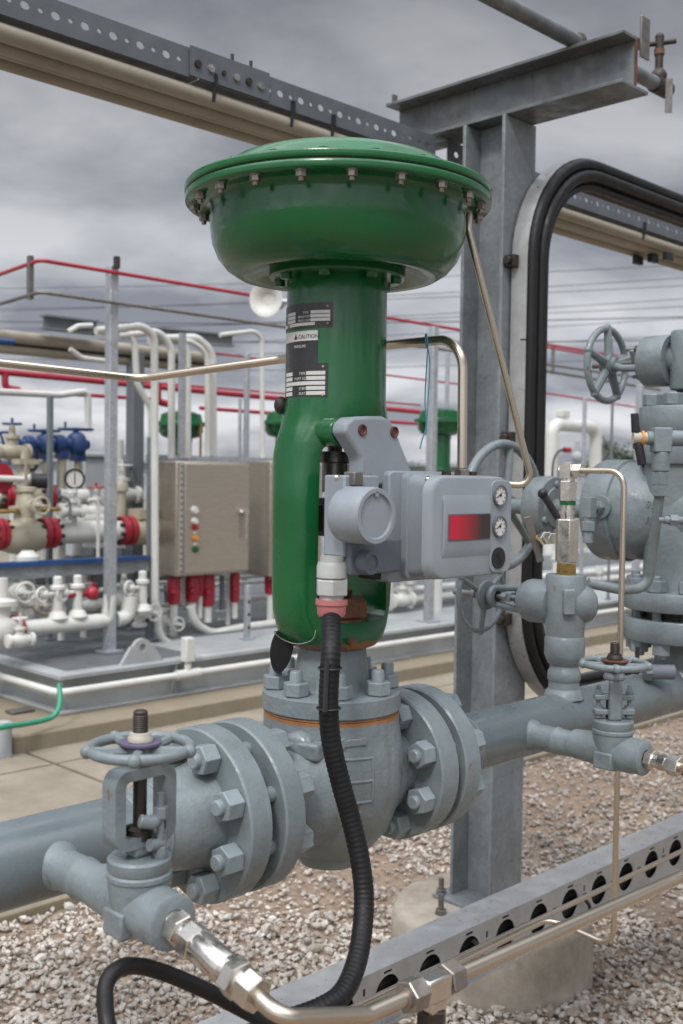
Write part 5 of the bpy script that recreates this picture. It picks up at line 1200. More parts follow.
# red sleeved cable entries below the cabinets
for i, (px, y0, y1, y2, r_) in enumerate(((174,578,604,646,.052),(192.5,578,602,622,.056),(200,580,596,618,.036),(208,578,606,622,.055),(235,578,602,618,.040),(270.5,574,594,638,.050))):
    vv = vcab+.14; p = Pd(px,y0,vv); x = p.x
    t = thing('cable_entry', ['first red and white cable entry from the left below the cabinet, reaching the deck','second red and white cable entry below the left cabinet','small third red and white cable entry below the left cabinet','fourth red and white cable entry below the left cabinet','last red and white cable entry at the right end of the left cabinet','red and white cable entry just left of the green yoke'][i], 'cable entry', (x,vv,Pd(px,y2,vv).z), 'red cable entries below the cabinets')
    mb = MB(); z0, z1, z2 = czb+.002, Pd(px,y1,vv).z, Pd(px,y2,vv).z
    mb.lathe([(r_*.6,z2),(r_*.62,z1+.0)],(x,vv,0),Z_,14); part('white_pipe', mb, M['white'], t)
    mb = MB(); mb.lathe([(r_*.8,z1),(r_,z1+.03),(r_*1.05,(z0+z1)/2),(r_,z0-.03),(r_*.7,z0)],(x,vv,0),Z_,14); mb.sphere((x-.03,vv-r_*.7,(z0+z1)/2-.02),r_*.6,10); part('red_sleeve', mb, M['red'], t)
for i, px in enumerate((184,222,228)):
    mb = MB(); vert(mb,px,576,[606,610,625][i],vcab+.2,.022); solo('conduit_drop', mb, M[['white','dgrey','white'][i]], ['thin white drop tube between red cable entries','dark drop tube below the left cabinet','long white drop tube below the left cabinet'][i], 'conduit')
mb = MB(); v_ = vcab+.10; mb.tube([Pd(190,606,v_),Pd(195,624,v_),Pd(212,634,v_),Pd(240,628,v_),Pd(270,624,v_),Pd(330,612,v_)],.036,12,bend=.25); solo('curved_conduit', mb, M['white'], 'thick white conduit sweeping along the deck below the cabinet', 'conduit')
# white conduits arching over the cabinet
def arch(pts, r, v, label, m='white'):
    mb = MB(); mb.tube([Pd(a,b,v) for a,b in pts],r,10,bend=.16,seg=7); solo('arched_conduit', mb, M[m], label, 'conduit', 'arched white conduits above the cabinet', smooth=60)
vc = vcab+.25
arch([(100,332),(134,330),(137,384),(151,408),(151.5,470)],.026,vc,'arched white conduit leftmost of the bunch, kinked halfway down')
arch([(96,331),(143,326),(154.5,336),(155,600),(160,640),(186,650)],.030,vcab-.06,'long arched white conduit passing down left of the cabinet to the skid')
arch([(118,336),(158,331),(171.5,346),(171.5,458)],.030,vc,'third arched white conduit above the cabinet')
arch([(150,338),(180,338),(187.5,352),(187.5,458)],.030,vc+.05,'fourth arched white conduit just right of the strut')
arch([(150,343),(190,341),(207,352),(207.5,458)],.022,vc+.1,'thin arched white conduit inside the thick rightmost one')
arch([(150,340),(196,338),(212,352),(212.5,458)],.040,vc+.2,'thick arched white conduit rightmost of the bunch')
arch([(220,335),(254,331),(262,338),(262.5,458)],.020,vc+.1,'thin arched white conduit alone left of the green neck')
mb = MB(); p0, p1 = Pd(182.5,333,vcab+.1), Pd(182.5,458,vcab+.1); mb.bb((p0.x-.024,vcab+.08,p1.z),(p0.x+.024,vcab+.12,p0.z)); st_ = solo('support_strut', mb, M['galv'], 'thin galvanised strut upright between the arched white conduits', 'strut')
# pipe rack behind: dark column, cross beams, big conduits
b, d, tp = vpost('rack_column', 'dark grey steel column behind the arched white conduits', 133.5, 352, 628, 15, M['dgrey'])
vr = b.y
def ibeam(name, label, p0, p1, h, w, m):
    t = thing(name, label, 'beam', p0); p0, p1 = Vector(p0), Vector(p1); mb = MB()
    mb.bar(p0+Z_*(h/2-.008),p1+Z_*(h/2-.008),w,.016); mb.bar(p0-Z_*(h/2-.008),p1-Z_*(h/2-.008),w,.016); mb.bar(p0,p1,.012,h-.034); part('beam', mb, m, t); return t
ibeam('rack_beam', 'dark short rack beam above the beige conduits at the left', Pd(43,322,vr-.1), Pd(96,328,vr-.1), .11, .09, M['dgrey'])
ibeam('rack_beam', 'grey rack beam ending left of the green neck', Pd(150,333,vr+.1), Pd(232,341,vr+.1), .11, .09, M['post'])
for k, (y0, y1, r_, m, lb) in enumerate(((333,340,.048,'beige','thick beige conduit on top of the rack at the left'),(339,346,.03,'blackp','black cable run between the beige rack conduits'),(346,353,.04,'beige','lower beige conduit on the rack at the left'),(342,349,.03,'black','second black cable run under the top rack conduit'))):
    mb = MB(); a, b_ = Pd(-60,y0-4,vr+.02*k), Pd(118,y1,vr+.02*k); b_.z = a.z; mb.tube([a,b_,b_+Vector((.9,0,0))],r_,12); solo('rack_conduit', mb, M[m], lb, 'conduit')
mb = MB(); mb.tube([Pd(68,332,vr-.15),Pd(78,326,vr-.15),Pd(92,325.5,vr-.15)],.022,10,bend=.1); solo('bent_conduit', mb, M['white'], 'small bent white conduit above the rack at the left', 'conduit')
mb = MB(); mb.tube([Pd(70,349,vr-.12),Pd(82,358,vr-.12),Pd(106,361,vr-.12)],.020,10,bend=.1); solo('bent_conduit', mb, M['white'], 'small bent white conduit below the rack at the left', 'conduit')
mb = MB(); mb.cyl(Pd(-20,340,vr-.2),Pd(14,342,vr-.2),.022,n=10); solo('blue_conduit', mb, M['blue'], 'short bright blue conduit end at the left edge', 'conduit')
# red tube and grey rail on the posts
vR = bA.y-.06
cR = Pd(40,260,vR); zr = cR.z; zl = Pd(40,292,vR).z
t = thing('guard_rail', 'red upper tube and grey lower tube meeting at a corner upper left', 'rail', (cR.x,vR,zl))
dR = (PZ(-30,285,zr)-cR); dR.z = 0; dR.normalize()
mb = MB(); mb.tube([cR+dR*3.2,cR,cR+X_*9],.014,10,bend=.05); part('red_tube', mb, M['redp'], t)
c2 = Vector((cR.x,vR,zl)); mb = MB(); mb.tube([c2+dR*3.2,c2,c2+X_*9],.013,10,bend=.05); part('grey_tube', mb, M['dull'], t)
pz_ = cR+dR*.16; mb = MB(); mb.bar(pz_+Z_*.05,Vector((pz_.x,pz_.y,zl-.03)),.045,.03); part('corner_post', mb, M['dull'], t)
mb = MB(); mb.cyl((bA.x,vR,tA-.02),(bA.x,vR,tA+.06),.025,n=10); part('stud', mb, M['dark'], t)
vQ = vK+2.6
def redline(pts, r, v, label, m='redp'):
    mb = MB(); mb.tube([Pd(a,b,v) for a,b in pts],r,10); solo('fire_pipe', mb, M[m], label, 'pipe', 'red pipes crossing behind')
redline([(-30,369),(420,412)],.029,vQ,'thickest red pipe crossing behind the arched conduits')
redline([(200,408),(420,424)],.021,vQ+.4,'lower red pipe between the conduits and the green neck')
redline([(205,352),(465,385)],.012,vQ+.6,'thin red pipe highest behind the green neck')
redline([(120,380),(420,405)],.012,vQ+.8,'thinnest red pipe just above the thick red one')
redline([(-30,388),(150,399)],.020,vQ+.5,'low red pipe at the far left')
mb = MB(); mb.tube([Pd(5,373,vQ),Pd(5,388,vQ),Pd(19,390,vQ)],.030,10,bend=.05); solo('fire_pipe', mb, M['redp'], 'short red elbow hanging from the thick red pipe at left', 'pipe', 'red pipes crossing behind')
mb = MB(); mb.tube([Pd(158,384,vQ),Pd(158,402,vQ),Pd(168,404,vQ)],.034,10,bend=.05); solo('fire_pipe', mb, M['redp'], 'short red elbow behind the arched white conduits', 'pipe', 'red pipes crossing behind')
mb = MB(); v_ = vQ-.4; mb.tube([Pd(-20,391,v_),Pd(60,395,v_),Pd(88,391,v_),Pd(88,432,v_)],.030,10,bend=.05); solo('hand_railing', mb, M['white'], 'white tube frame below the long steel tube at the left', 'frame')
vpost('support_post', 'thin dark post standing before the blue actuator', 49, 396, 640, 6, M['dgrey'])
vpost('support_post', 'thin far grey post behind the red pipes left of the green neck', 244.5, 354, 600, 5, M['galv'])
vpost('support_post', 'very thin pale far post near the red pipes', 238, 398, 600, 3, M['galv'])
vpost('support_post', 'thin grey post with crossbar seen through the bent supply tube', 443.5, 352, 600, 3.5, M['galv'])
# horn speaker
ph = PD(266,299,7.8); t = thing('horn_speaker', 'white horn speaker peeping out left of the green neck', 'speaker', (ph.x,ph.y,.1))
ax = Vector((-.9,-.45,-.05)).normalized(); mb = MB(); mb.lathe([(.02,-.16),(.03,-.10),(.05,-.05),(.085,-.015),(.125,.0),(.128,.004),(.12,.003),(.08,-.012),(.045,-.05),(.0,-.055)],ph,ax,28); part('horn', mb, M['white'], t)
mb = MB(); q_ = ph-ax*.16; mb.cyl(q_-ax*.10,q_+ax*.01,.05,n=16); qp = q_+Vector((.30,-.25,0)); mb.cyl(q_,qp,.02,n=10); mb.cyl((qp.x,qp.y,.1),(qp.x,qp.y,q_.z+.05),.03,n=12); part('pole', mb, M['galv'], t)
# far green control valves
def far_valve(label, px, ptop, base, first=None):
    d = 10.3; p = PD(px, ptop+14, d); z = p.z
    t = thing('far_control_valve', label, 'valve', (p.x,p.y,zD), 'far green control valves')
    o = Vector((p.x,p.y,z)); mb = MB()
    mb.lathe([(.0,.13),(.12,.125),(.19,.10),(.205,.03),(.245,.025),(.25,.012),(.25,-.01),(.21,-.015),(.21,-.07),(.18,-.11),(.14,-.125),(.11,-.13),(.11,-.16),(0,-.16)],o,Z_,36); part('diaphragm_case', mb, M['green'], t)
    mb = MB(); mb.lathe([(.105,-.16),(.105,-.40),(.125,-.46)],o,Z_,24,cap=False); part('neck', mb, M['green'], t)
    mb = MB()
    for sx in (-1,1): mb.bar(o+Vector((sx*.085,0,-.45)),o+Vector((sx*.085,0,-.80)),.06,.08)
    mb.lathe([(.11,-.86),(.11,-.79)],o,Z_,20); part('yoke', mb, M['green'], t)
    mb = MB(); mb.box(o+Vector((.04,-.13,-.62)),(.20,.10,.14)); part('positioner', mb, M['posit'], t, bevel=.01)
    mb = MB(); mb.tube([o+Vector((.05,-.24,.02)),o+Vector((.05,-.24,-.5)),o+Vector((.05,-.16,-.55))],.012,8,bend=.03); part('tube', mb, M['brass'], t)
    mb = MB(); mb.lathe([(.14,-.93),(.14,-.86)],o,Z_,20); mb.lathe([(.0,-1.25),(.10,-1.2),(.14,-1.05),(.13,-.93)],o,Z_,20); part('valve_body', mb, M['white'], t)
    mb = MB(); mb.cyl(o+Vector((-.3,0,-1.1)),o+Vector((.3,0,-1.1)),.08,n=16); mb.cyl((o.x,o.y,zD),(o.x,o.y,z-1.2),.05,n=12); part('support', mb, M['white'], t)
    return t
far_valve('far green control valve behind the arched white conduits', 181, 411, 0)
far_valve('far green control valve peeping out left of the green neck', 287, 410, 0)
far_valve('far green control valve seen under the bent supply tube', 440, 408, 0)
# ---------------------------------------------------------------- white manifolds with red flanges
vm = vK+1.15
def Rn(px, v): return Pd(px,520,v).x
def manifold(name, label, py, r, v, segs, flanges, extra=None, fr=None, pxe=(-40,130)):
    z = Pd(50,py,v).z; t = thing(name, label, 'pipe', (Rn(50,v),v,z-r))
    for (a,b) in segs:
        mb = MB(); mb.cyl((Rn(a,v),v,z),(Rn(b,v),v,z),r,n=20); part('pipe', mb, M['white'], t)
    for (a,b) in flanges:
        x0_, x1_ = Rn(a,v), Rn(b,v); w_ = (x1_-x0_)
        for q_ in (0,1):
            mb = MB(); s0 = x0_+q_*w_*.54; mb.cyl((s0,v,z),(s0+w_*.44,v,z),fr or r*1.9,n=28); f = part('flange', mb, M['red'], t)
        mb = MB()
        for k in range(8):
            a_ = 2*PI*k/8+.2; mb = MB(); y_, zz_ = (fr or r*1.9)*.8*math.cos(a_), (fr or r*1.9)*.8*math.sin(a_)
            mb.cyl((x0_-.035,v+y_,z+zz_),(x1_+.035,v+y_,z+zz_),.016,n=8); part('stud', mb, M['dark'], t)
    return t, z
t, zm1 = manifold('manifold_pipe', 'white pipe run with big red flanges and a cream valve body at the left', 533, .085, vm, [(50,120),(131,152)], [(40.5,54),(119,132),(-6,4)], fr=.115)
mb = MB(); mb.lathe([(.085,-.26),(.085,-.2),(.12,-.09),(.13,0),(.12,.09),(.085,.2),(.085,.26)],(Rn(22,vm),vm,zm1-.02),X_,24); mb.lathe([(.06,.08),(.06,.15),(.095,.155),(.095,.20),(.05,.205),(.035,.30),(.055,.305),(.055,.34)],(Rn(22,vm),vm,zm1),Z_,20); part('cream_valve', mb, M['cream'], t)
mb = MB(); mb.lathe([(.085,-.2),(.12,-.05),(.12,.1),(.085,.2)],(Rn(143,vm),vm,zm1),X_,20); mb.bb((Rn(133,vm),vm-.1,zm1+.09),(Rn(148,vm),vm+.08,zm1+.17)); mb.lathe([(.04,.1),(.04,.3),(.06,.31),(.06,.36),(.03,.40)],(Rn(128,vm),vm+.1,zm1),Z_,16); part('cream_valve', mb, M['cream'], t)
t, zm2 = manifold('manifold_pipe', 'slimmer white pipe just above the big flanged white pipe', 521, .045, vm+.12, [(55,120)], [])
t, zm3 = manifold('manifold_pipe', 'upper white pipe with a red flange beside the round gauge', 497, .062, vm+.35, [(51,86),(-30,2)], [(41,51.5),(2,10)], fr=.10)
mb = MB(); mb.lathe([(.06,-.24),(.085,-.1),(.095,0),(.085,.1),(.06,.24)],(Rn(25,vm+.35),vm+.35,zm3),X_,20); mb.lathe([(.05,.06),(.05,.13),(.08,.135),(.08,.17),(.035,.18),(.035,.36)],(Rn(25,vm+.35),vm+.35,zm3),Z_,18); mb.bb((Rn(16,vm+.35),vm+.3,zm3+.25),(Rn(36,vm+.35),vm+.42,zm3+.29)); part('cream_valve', mb, M['cream'], t)
pg = Pd(74.5,479,vm-.05); t = thing('pressure_gauge', 'round white dial gauge with a black rim on the white pipes', 'gauge', (pg.x,pg.y,zm1+.09))
gx_ = Vector((-.35,-.94,0)); mb = MB(); mb.lathe([(.0,-.03),(.068,-.03),(.078,-.01),(.078,.012),(.063,.012),(.063,.004)],pg,gx_,30); part('case', mb, M['blackp'], t)
mb = MB(); mb.cyl(pg,pg+gx_*.006,.062,n=30); di = part('dial', mb, M['dial'], t)
mb = MB(); mb.bar(pg+gx_*.009-Z_*.04,pg+gx_*.009+Z_*.05,.008,.003); part('needle', mb, M['blackp'], di)
mb = MB(); mb.cyl((pg.x,pg.y,zm1+.05),(pg.x,pg.y,pg.z-.07),.022,n=12); mb.lathe([(.03,0),(.05,.03),(.05,.10),(.03,.13)],(pg.x,pg.y,zm1+.14),Z_,14); mb.cyl((pg.x-.14,pg.y,zm1+.2),(pg.x,pg.y,zm1+.2),.022,n=10); part('stem', mb, M['white'], t)
pr = Pd(0,478,vm); t = thing('lever_valve', 'red disc with a white lever at the left edge', 'valve', pr-Z_*.13)
mb = MB(); mb.cyl(pr,pr+Y_*.05,.11,n=24); part('disc', mb, M['red'], t)
mb = MB(); mb.cyl(pr-Y_*.02-X_*.1,Pd(36,480,vm-.02),.024,n=10); mb.cyl(Pd(24,480,vm),Pd(34,481,vm),.045,n=14); part('lever', mb, M['white'], t)
pk = Pd(31,481,vm-.05); mb = MB(); mb.cyl(pk,pk+Vector((.1,-.05,0)),.055,n=16); part('hub', mb, M['blackp'], t)
# blue actuators
vb = vm+.7
def blue_act(label, px, py, k, spin):
    pb_ = Pd(px,py,vb); t = thing('blue_actuator', label, 'actuator', (pb_.x,vb,zm1), 'blue valve actuators at the left')
    mb = MB(); mb.lathe([(.03,-.20*k),(.05*k,-.15*k),(.09*k,-.14*k),(.09*k,-.05*k),(.05*k,-.03*k),(.055*k,.02*k),(.10*k,.04*k),(.125*k,.08*k),(.125*k,.15*k),(.09*k,.18*k),(.05*k,.19*k),(.05*k,.24*k)],pb_,X_,20); mb.box(pb_+Vector((-.06*k,0,-.10*k)),(.10*k,.12*k,.10*k)); mb.box(pb_+Vector((.12*k,0,-.12*k)),(.12*k,.12*k,.10*k)); mb.lathe([(.04*k,.09*k),(.025*k,.13*k),(.02*k,.16*k)],pb_+X_*.1*k,Z_,12); part('gearbox', mb, M['blue'], t, bevel=.005)
    mb = MB(); wheel(mb,pb_+Vector((.10*k,0,.15*k)),Z_,.17*k,.009,3,.03,.03,.0,0,spin,sw=.009); mb.cyl(pb_+Vector((-.05*k,-.05*k,.15*k)),pb_+Vector((-.05*k,-.05*k,.22*k)),.010,n=8); part('handwheel', mb, M['blue'], t)
    mb = MB(); mb.cyl((pb_.x-.06*k,vb,zm1),(pb_.x-.06*k,vb,pb_.z-.1*k),.045*k,n=16); mb.cyl((pb_.x+.12*k,vb,zm1),(pb_.x+.12*k,vb,pb_.z-.1*k),.035*k,n=16); mb.lathe([(.09*k,.25),(.09*k,.30)],(pb_.x-.06*k,vb,zm1),Z_,18); part('stand', mb, M['cream'], t)
blue_act('right blue valve actuator with flat handwheel, above the round gauge', 67, 444, .82, .2)
blue_act('left blue valve actuator behind the thin dark post', 36, 444, .72, .9)
mb = MB(); mb.tube([Pd(26,452,vb-.2),Pd(26,468,vb-.2),Pd(33,471,vb-.2),Pd(37,466,vb-.2),Pd(37,450,vb-.2)],.014,8,bend=.05); solo('black_loop', mb, M['blackp'], 'thin black hose loop hanging below the blue actuator', 'hose')
pw = Pd(5,448,vb); t = thing('blue_handwheel', 'upright blue spoked handwheel at the far left edge', 'handwheel', pw-Z_*.15)
mb = MB(); wheel(mb,pw,(-.5,-.85,0),.125,.011,4,.03,.04,.01,0,.3,sw=.010); part('wheel', mb, M['blue'], t)
mb = MB(); mb.cyl(pw,pw+Vector((.05,.4,0)),.025,n=12); mb.box(pw+Vector((-.02,.2,-.03)),(.12,.12,.16)); part('stem', mb, M['blue'], t)
# blue edged beam, panels behind, lower manifold
a = Pd(-30,567,vm-.35); b_ = Pd(147,556,vm-.35)
t = thing('blue_beam', 'long horizontal beam with a bright blue top edge in front of the white pipes', 'beam', ((a.x+b_.x)/2,vm-.35,a.z-.2))
mb = MB(); mb.bb((a.x,vm-.40,a.z-.012),(b_.x,vm-.30,a.z+.018)); part('blue_edge', mb, M['blue'], t)
mb = MB(); mb.bb((a.x,vm-.38,a.z-.10),(b_.x,vm-.31,a.z-.014)); part('grey_web', mb, M['post'], t)
for i, (px0, px1, y0, y1, m, lb) in enumerate(((73,91,556,592,'post','blue grey leg under the blue edged beam'),(94,111,548,640,'dgrey','dark leg behind the tall pale post'),(122,141,548,600,'dgrey','dark leg left of the stainless cabinet'),(36,48,575,612,'dgrey','thin dark leg below the blue edged beam'),(-4,5,575,612,'dgrey','dark leg at the left picture edge'))):
    v_ = vm+.6; x0_, x1_ = Rn(px0,v_), Rn(px1,v_); mb = MB(); z1_ = Pd(px0,y0,v_).z
    mb.bb((x0_,v_,zD),(x1_,v_+.05,z1_)); mb.bb((x0_,v_+.05,zD),(x0_+.02,v_+.2,z1_)); solo('steel_pillar', mb, M[m], lb, 'pillar')
for i, (y, r_) in enumerate(((571,.026),(579,.022),(589,.03))):
    v_ = vm+.9; z_ = Pd(60,y,v_).z; mb = MB(); mb.cyl((Rn(-40,v_),v_,z_),(Rn(150,v_)+6,v_,z_),r_,n=12); solo('low_pipe', mb, M['white'], ['top one of three low white pipes behind the legs','middle one of three low white pipes behind the legs','lowest of three low white pipes behind the legs'][i], 'pipe', 'low white pipes')
v_ = vm-.55; z_ = Pd(60,625,v_).z
t = thing('drain_manifold', 'low white manifold with upright stubs and a red flange above the deck', 'pipe', (Rn(60,v_),v_,z_-.06))
mb = MB(); mb.cyl((Rn(18,v_),v_,z_),(Rn(100,v_),v_,z_),.055,n=16); part('pipe', mb, M['white'], t)
mb = MB(); mb.tube([(Rn(100,v_),v_,z_),(Rn(108,v_),v_,z_),(Rn(111,v_),v_,z_+.18)],.05,14,bend=.06); mb.tube([(Rn(117,v_),v_,z_),(Rn(128,v_),v_,z_+.01),(Rn(131,v_),v_,z_+.16)],.055,14,bend=.06); part('elbow', mb, M['white'], t)
for k, px in enumerate((58,78,143)):
    mb = MB(); x = Rn(px,v_); mb.lathe([(.055,.02),(.072,.05),(.05,.09),(.034,.10),(.034,.24),(.05,.25),(.05,.27),(.03,.28),(.03,.33),(.02,.34)],(x,v_,z_),Z_,16); part('stub', mb, M['white'], t)
    mb = MB(); mb.torus((x-.13,v_-.02,z_+.22),(.3,-1,0),.05,.011,20,6); mb.cyl((x-.13,v_-.02,z_+.22),(x,v_,z_+.22),.016,n=8); mb.sphere((x-.10,v_,z_+.22),.035,10); part('small_wheel', mb, M['white'], t)
mb = MB(); mb.cyl((Rn(14,v_),v_,z_),(Rn(20,v_),v_,z_),.10,n=24); part('flange', mb, M['red'], t)
mb = MB(); mb.lathe([(.06,-.3),(.10,-.15),(.11,0),(.06,.1)],(Rn(4,v_),v_,z_),X_,18); mb.lathe([(.05,.05),(.06,.16),(.10,.17),(.10,.2),(.04,.22),(.04,.35)],(Rn(2,v_),v_,z_),Z_,16); part('white_valve', mb, M['white'], t)
mb = MB(); x = Rn(28,v_+.3); mb.lathe([(.05,-.02),(.07,.04),(.05,.10),(.07,.12),(.07,.22),(.05,.24),(.05,.36),(.08,.38),(.08,.46),(.04,.5)],(x,v_+.3,z_),Z_,16); mb.cyl((x-.2,v_+.3,z_+.22),(x+.5,v_+.3,z_+.22),.03,n=12); part('upright_valve', mb, M['white'], t)
mb = MB(); p = Pd(92,593,v_); mb.sphere(p,.05,12); mb.cyl(p,p-X_*.2,.025,n=10); part('red_cap', mb, M['red'], t)
mb = MB(); x0_, x1_ = Rn(84,vm+1.6), Rn(125,vm+1.6); z1_ = Pd(90,457,vm+1.6).z; mb.bb((x0_,vm+1.6,zD),(x1_,vm+2.1,z1_)); mb.bb((x0_-.03,vm+1.57,z1_),(x1_+.03,vm+2.13,z1_+.04)); solo('equipment_cabinet', mb, M['wallw'], 'big pale grey equipment cabinet behind the gauge', 'cabinet', bevel=.01)
# pipes glimpsed right of the green yoke
for i, (y0, r_, lb) in enumerate(((588,.035,'white pipe glimpsed right of the green yoke, upper one'),(598,.045,'white pipe glimpsed right of the green yoke, middle one'),(610,.030,'white pipe glimpsed right of the green yoke, lowest one'))):
    v_ = vK+1.0; z_ = Pd(430,y0,v_).z; mb = MB(); mb.cyl((Rn(388,v_),v_,z_),(Rn(660,v_),v_,z_),r_,n=14); solo('skid_pipe', mb, M['white'], lb, 'pipe', 'white pipes right of the yoke')
for i, px in enumerate((392,412,556,600)):
    v_ = vK+.95; mb = MB(); x = Rn(px,v_); zt_ = Pd(px,[560,575,552,566][i],v_).z; mb.lathe([(.03,zD),(.03,zt_-.1),(.05,zt_-.09),(.05,zt_)],(x,v_,0),Z_,12); solo('pipe_stub', mb, M['white'], ['white upright stub beside the green yoke','second white upright stub right of the green yoke','white upright stub right of the steel post','white upright stub left of the drop tube'][i], 'pipe')
# ---------------------------------------------------------------- right background
vw = vK+2.0
t = thing('loop_pipe', 'thick white pipe bent over in a loop right of the cable tray', 'pipe', (Rn(570,vw),vw,zD))
mb = MB(); mb.tube([Vector((Rn(550,vw),vw,zD)),Vector((Rn(550,vw),vw,Pd(550,424,vw).z)),Vector((Rn(594,vw),vw,Pd(550,424,vw).z)),Vector((Rn(594,vw),vw,zD))],.085,18,bend=.16,seg=8); part('pipe', mb, M['white'], t)
mb = MB(); p = Pd(563,414,vw); mb.box(p,(.16,.12,.09)); part('junction', mb, M['white'], t, bevel=.01)
mb = MB(); p = Pd(577,457,vw-.3); mb.sphere(p,.075,14); mb.cyl(p-Z_*.9,p,.03,n=10); mb.cyl(p,p+Z_*.2,.03,n=10); part('transmitter', mb, M['wallw'], t)
mb = MB(); p2 = Pd(567,450,vw-.3); mb.cyl(p2-X_*.06,p2+X_*.06,.035,n=12); part('red_plug', mb, M['red'], t)
mb = MB(); mb.tube(smooth_path([p2-X_*.05,Pd(558,452,vw-.3),Pd(553,465,vw-.3),Pd(552,500,vw-.3)],6),.014,8); part('cable', mb, M['blackp'], t)
redline([(545,347),(660,366)],.013,vK+1.2,'upper red tube right of the cable tray')
redline([(545,393),(660,411)],.013,vK+3.0,'lower red tube right of the cable tray')
mb = MB(); mb.cyl(Pd(545,371,vK+1.2),Pd(660,390,vK+1.2),.016,n=10); solo('grey_tube', mb, M['dull'], 'grey rail below the upper red tube at the right', 'rail')
mb = MB(); vert(mb,553,346,374,vK+1.2,.02); solo('rail_post', mb, M['dull'], 'short grey upright joining the red tube and grey rail at right', 'post')
vpost('support_post', 'pale grey post left of the closure flanges at the right', 635, 384, 600, 7, M['galv'])
vpost('support_post', 'thin grey pole above the white looped pipe', 580.5, 398, 600, 3.5, M['galv'])
vpost('support_post', 'thin pole in front of the small tree', 608, 402, 600, 2.5, M['dgrey'])
# raised steps of the skid seen at right
for i, (z0, z1, v_) in enumerate(((zD,zD+.12,vK+1.3),(zD,zD+.30,vK+1.9))):
    mb = MB(); mb.bb((Rn(500,v_),v_,z0),(UE,v_+.5,z1)); solo('skid_ledge', mb, M['skid'], ['low grey ledge on the skid deck at the right','higher grey ledge behind the low one at the right'][i], 'ledge', bevel=.005)
# ---------------------------------------------------------------- far trees, shed, power lines
def tree(label, px, dist, h, cw, seed):
    rng = random.Random(seed); b = PD(px, 480, dist); b.z = -.06
    t = thing('tree', label, 'tree', b, 'far trees')
    mb = MB(); mb.tube([b, b+Vector((.1,0,h*.3)), b+Vector((.0,.1,h*.6)), b+Vector((.05,0,h*.85))],.1,8,radii=[h*.035,h*.028,h*.018,h*.008])
    cl = []
    for k in range(11):
        a_ = rng.uniform(0,2*PI); rr_ = cw*math.sqrt(rng.random())*.42; zz_ = h*rng.uniform(.42,.9); cl.append((b+Vector((rr_*math.cos(a_),rr_*math.sin(a_),zz_)),cw*rng.uniform(.13,.25)))
        mb.tube([b+Z_*h*.4, cl[-1][0]],.03,6,radii=[h*.014,h*.004])
    part('trunk', mb, M['bark'], t)
    vs, fs = [], []
    for c, r_ in cl:
        for _ in range(170):
            d = Vector((rng.gauss(0,1),rng.gauss(0,1),rng.gauss(0,.8))).normalized()*r_*rng.random()**.4; p = c+d
            x = Vector((rng.gauss(0,1),rng.gauss(0,1),rng.gauss(0,1))).normalized(); y = x.cross(Vector((rng.gauss(0,1),rng.gauss(0,1),rng.gauss(0,1)))).normalized(); s_ = h*rng.uniform(.012,.028); o_ = len(vs)
            vs += [p-x*s_,p+y*s_*.5,p+x*s_,p-y*s_*.5]; fs.append((o_,o_+1,o_+2,o_+3))
    mb = MB(); mb.add(vs,fs); part('crown', mb, M['leaf'], t)
tree('small dark tree on the horizon left of the closure flanges', 611, 48, 3.6, 2.6, 3)
tree('low bushy tree on the horizon beside the green neck', 398, 60, 2.6, 3.6, 5)
tree('low far tree on the horizon right of the tall pale post', 118, 62, 2.6, 3.4, 8)
tree('low far tree at the right of the horizon', 655, 60, 2.9, 4.0, 11)
tree('low far bush between the post and the positioner', 455, 66, 2.5, 3.8, 14)
ps = PD(250,474,70); t = thing('far_shed', 'long low pale shed on the horizon behind the skid', 'shed', (ps.x,ps.y,-.06))
R45 = Matrix.Rotation(-PI/4,3,'Z')
mb = MB(); mb.box((ps.x,ps.y,1.1),(46,6,2.3),R45); part('wall', mb, M['wallw'], t)
mb = MB(); mb.box((ps.x,ps.y,2.35),(47,7,.2),R45); part('roof', mb, M['galv'], t)
ws = [(296,258),(306,268),(316,279),(327,289),(336,300),(344,309),(322,316),(352,328),(336,341),(362,352)]
nm = ['topmost','second','third','fourth','fifth','sixth','seventh','eighth','ninth','lowest']
for k, (ya, yb) in enumerate(ws):
    a, b_ = PD(-260,ya+8*(1 if k%2 else -1)-0,62), PD(900,yb-6,46); pts = []
    for i in range(25):
        q_ = i/24; p = a.lerp(b_,q_); p.z -= 1.1*4*q_*(1-q_)*.5; pts.append(p)
    mb = MB(); mb.tube(pts,.017 if k not in (6,8) else .028,5); solo('power_line', mb, M['wire'], '%s power line strung across the sky' % nm[k] if k not in (6,8) else 'darker %s power line strung across the sky' % nm[k], 'power line', 'power lines across the sky')

